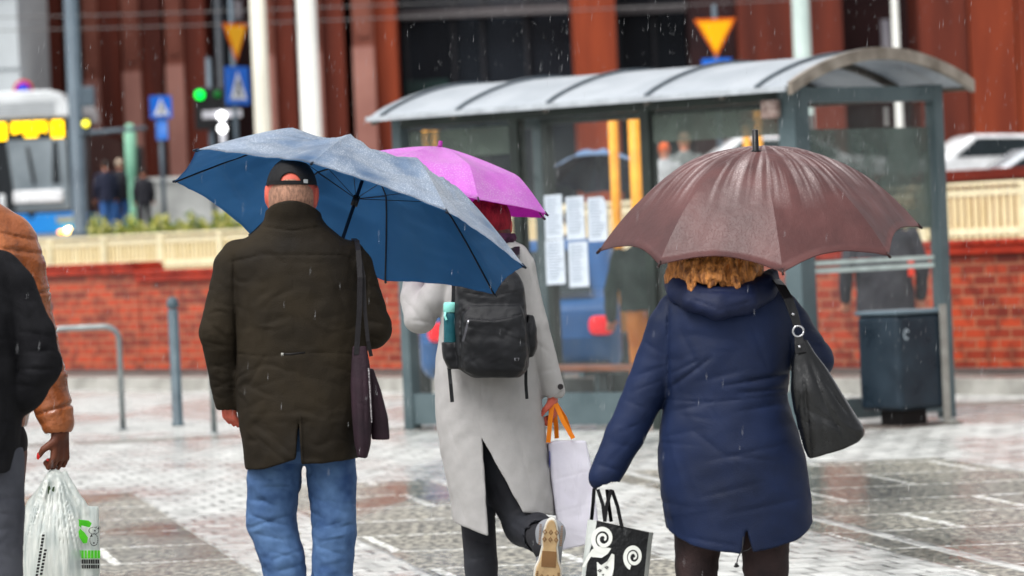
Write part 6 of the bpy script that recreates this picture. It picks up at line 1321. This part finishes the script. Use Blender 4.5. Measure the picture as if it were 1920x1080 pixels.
# ------------------------------------------------------------------ 5. people farther off
def passer(label, px, d, z, h, jc, tcol, hairc, yaw=0, coat_len=.48, arm=0, group=None, wide=1.0, skinm=None, res=.014, seat=False, hat=None):
    s = h/1.75; o = at(px, d, z); t = thing('person', label, 'person', Matrix.Translation(o) @ Matrix.Rotation(yaw, 4, 'Z')); V3 = lambda x, y, zz: Vector((x*s*wide, y*s, zz*s))
    if group: t['group'] = group
    dz = -.42 if seat else 0
    hc_ = V3(0, .0, 1.64+dz); hc_.x = 0; B = Field((-.36*s*wide-.1, -.4*s, -.01), (.36*s*wide+.1, .75*s, 1.85*s), res)
    head(B, hc_, sx=s); B.cone(hc_+Vector((0, 0, -.06*s)), V3(0, 0, 1.42+dz), .055*s, .06*s, .02)
    def lr(rs2): return [((zz+dz)*s, 0, hw*s*wide, 0, hd*s) for zz, hw, hd in rs2]
    B.loft(lr(((.85, .13, .09), (1.1, .12, .09), (1.4, .16, .08))), k=.02)
    A = []
    for sd_ in (-1, 1):
        sh_ = V3(sd_*.2, 0, 1.38+dz)
        if arm == sd_: el = V3(sd_*.28, .08, 1.12+dz); wr2 = V3(sd_*.1, .28, 1.28+dz)
        elif seat: el = V3(sd_*.27, .06, 1.08+dz); wr2 = V3(sd_*.14, .3, 1.0+dz)
        else: el = V3(sd_*.265, -.01, 1.1+dz); wr2 = V3(sd_*.26, .07, .86+dz)
        A.append((sh_, el, wr2)); B.chain([sh_, el, wr2], [.045*s, .04*s, .028*s]); hand(B, wr2, (0, .3, -1) if arm != sd_ and not seat else (0, 1, .3), side=sd_, curl=1.2, s=s)
    L = []
    for sd_ in (-1, 1):
        hp2 = V3(sd_*.09, 0, .88+dz)
        kn, an = (V3(sd_*.12, .44, .50), V3(sd_*.12, .42, .08)) if seat else (V3(sd_*.1, .05*sd_, .48), V3(sd_*.1, -.05*sd_, .08))
        L.append((hp2, kn, an)); B.chain([hp2, kn, an], [.075*s, .05*s, .04*s]); 
    B.mesh('body', [skinm or skin], t)
    J = Field((-.42*s*wide-.1, -.32*s, .2), (.42*s*wide+.1, .6*s, 1.6*s), res)
    J.loft(lr(((1.4-coat_len-.15, .205, .15), (1.0, .195, .145), (1.2, .21, .14), (1.36, .215, .12), (1.43, .15, .10), (1.50, .075, .08))), k=.01)
    for a_ in A: J.chain(list(a_), [.068*s, .062*s, .05*s], .02)
    J.wave(.004, .14, int(px)); J.mesh('jacket', [jc], t)
    T_ = Field((-.3*s, -.3*s, .02), (.3*s, .7*s, 1.0*s), res)
    for l_ in L: T_.chain(list(l_), [.095*s, .075*s, .062*s], .01)
    T_.wave(.003, .1, int(px)+1); T_.mesh('trousers', [tcol], t)
    Hh = Field((-.16, -.18, hc_.z-.2), (.16, .18, hc_.z+.2), min(res, .009)); Hh.ell(hc_+Vector((0, -.012, .02)), (.086*s, .104*s, .106*s), 0); Hh.cut(lambda X, Y, Z: np.maximum(.03-Y, Z-(hc_.z+.03)) if not hat else Z-(hc_.z+.03)); Hh.cut(lambda X, Y, Z: Z-(hc_.z-.06))
    Hh.mesh('hair' if not hat else 'hat', [hairc], t)
    for l_ in L:
        S_ = Field((l_[2].x-.08, l_[2].y-.16, 0), (l_[2].x+.08, l_[2].y+.28, .13), .012); shoe(S_, (l_[2].x, l_[2].y, 0), .26*s); S_.mesh('shoe', [M('black_leather', (30, 28, 28))], t)
    return t
dkj = M('dark_blue_jacket', (34, 38, 58), rough=.7); bje = M('blue_jeans_far', (56, 100, 160), (44, 84, 140), rough=.7, ns=4); grh = M('greying_hair', (196, 176, 156), rough=.7); dkh = M('dark_hair', (44, 34, 30), rough=.6)
g_ = 'pedestrians by the tram stop'
passer('pedestrian in dark jacket and blue jeans on the left of the pair beside the tram', 203, 104, terr(104), 1.78, dkj, bje, dkh, .4, group=g_, skinm=skin)
passer('pale haired pedestrian in dark jacket on the right of the pair beside the tram', 230, 104.5, terr(104.5), 1.80, M('black_jacket_far', (30, 30, 38)), bje, grh, -.3, group=g_)
passer('dark clothed pedestrian standing by the low concrete wall behind the green pillar', 273, 103.4, terr(103.4), 1.55, M('black_jacket_far', (30, 30, 38)), M('dark_trousers_far', (40, 42, 50)), dkh, .1, group=g_)
passer('orange haired pedestrian behind the shelter glass above the brown umbrella', 1254, 55.5, 1.12, 1.48, M('light_grey_coat_far', (176, 180, 182), rough=.7), M('dark_trousers_far', (40, 42, 50)), M('orange_hair', (216, 96, 40), rough=.5), 0)
passer('sandy haired pedestrian in grey beside the orange haired one behind the glass', 1292, 55.9, 1.12, 1.60, M('mid_grey_coat_far', (120, 126, 124), rough=.7), M('dark_trousers_far', (40, 42, 50)), M('sandy_hair', (176, 140, 112), rough=.6), .2)
bj = M('denim_blue_jacket', (34, 84, 128), (22, 56, 92), rough=.6, ns=4)
passer('person in dark green jacket and orange trousers behind the shelter glass', 1226, 34.0, 0, 1.62, M('dark_green_jacket', (50, 66, 60), (38, 50, 46), rough=.7), M('orange_trousers', (222, 132, 40), (200, 110, 30), rough=.6), dkh, .2, wide=1.25, res=.011, coat_len=.34)
um = passer('dark clothed person holding a pale blue umbrella in the road behind the notices', 1085, 42.0, 0, 1.72, M('plum_coat_far', (54, 46, 60)), M('dark_trousers_far', (40, 42, 50)), dkh, .0, arm=1, res=.013)
rp = passer('bulky person in a dark grey jacket with red strips behind the litter bin', 1668, 35.6, 0, 1.70, M('charcoal_puffer', (62, 62, 68), (44, 44, 50), rough=.6, ns=5), M('grey_trousers_far', (90, 92, 94)), dkh, .15, wide=1.28, res=.011, coat_len=.55)
MB().box(-.33, -.15, -.20, -.185, 1.13, 1.165).box(.16, .21, -.19, -.175, 1.0, 1.15).build('red_mark', M('red_strip', (230, 70, 50), rough=.4, bump=0), rp)  # flat red strips set on the jacket
ff = Fig(1120, 8000/41.7, HY(1120)+CAMH*8000/41.7)
cc = (1121, 303); tps = []; dyy = []
for k in range(8):
    a = k*math.pi/4+.25; tps.append((cc[0]+90*math.cos(a), cc[1]+24+38*math.sin(a))); dyy.append(.42*math.sin(a))
umbrella('umbrella', 'pale blue umbrella seen through the shelter glass above the notices', ff, tps, dyy, 44/192, (0, .42, .9), lambda r: 1-r**2.2, wet_cloth('wet_pale_blue', (120, 160, 206), (100, 140, 190), amt=.4, trl=.3), M('navy_lining', (40, 44, 66), rough=.6, bump=0), M('matt_black', (28, 28, 30)), .5, M('dark_rod', (60, 30, 60)), nt=8, nr=10)
# ------------------------------------------------------------------ rain in the air
rnm = bpy.data.materials.new('rain_water'); rnm.use_nodes = True; Nn = rnm.node_tree.nodes; Lk = rnm.node_tree.links; b_ = Nn['Principled BSDF']
b_.inputs['Base Color'].default_value = (.9, .92, .95, 1); b_.inputs['Roughness'].default_value = .15; t2 = Nn.new('ShaderNodeBsdfTransparent'); mx2 = Nn.new('ShaderNodeMixShader'); mx2.inputs[0].default_value = .36
Lk.new(t2.outputs[0], mx2.inputs[1]); Lk.new(b_.outputs[0], mx2.inputs[2]); Lk.new(mx2.outputs[0], Nn['Material Output'].inputs[0])
rn = MB(); rr8 = random.Random(99)
for k in range(4400):
    d = 10.5+rr8.random()**.6*17; p = P(rr8.uniform(-150, 2070), rr8.uniform(-120, 1150), d)
    if p.z < .05: continue
    L_ = rr8.uniform(.016, .040); w = rr8.uniform(.00026, .0005); dv = Vector((-.10+rr8.gauss(0, .03), rr8.gauss(0, .05), -1)).normalized()*L_; a = dv.orthogonal().normalized()*w; b = dv.cross(a).normalized()*w
    rn.add([p-dv/2, p+a+dv*.1, p+b+dv*.1, p-a+dv*.1, p-b+dv*.1, p+dv/2], [(0, 1, 2), (0, 2, 3), (0, 3, 4), (0, 4, 1), (5, 2, 1), (5, 3, 2), (5, 4, 3), (5, 1, 4)])
tag(rn.build('rain', rnm), kind='stuff')
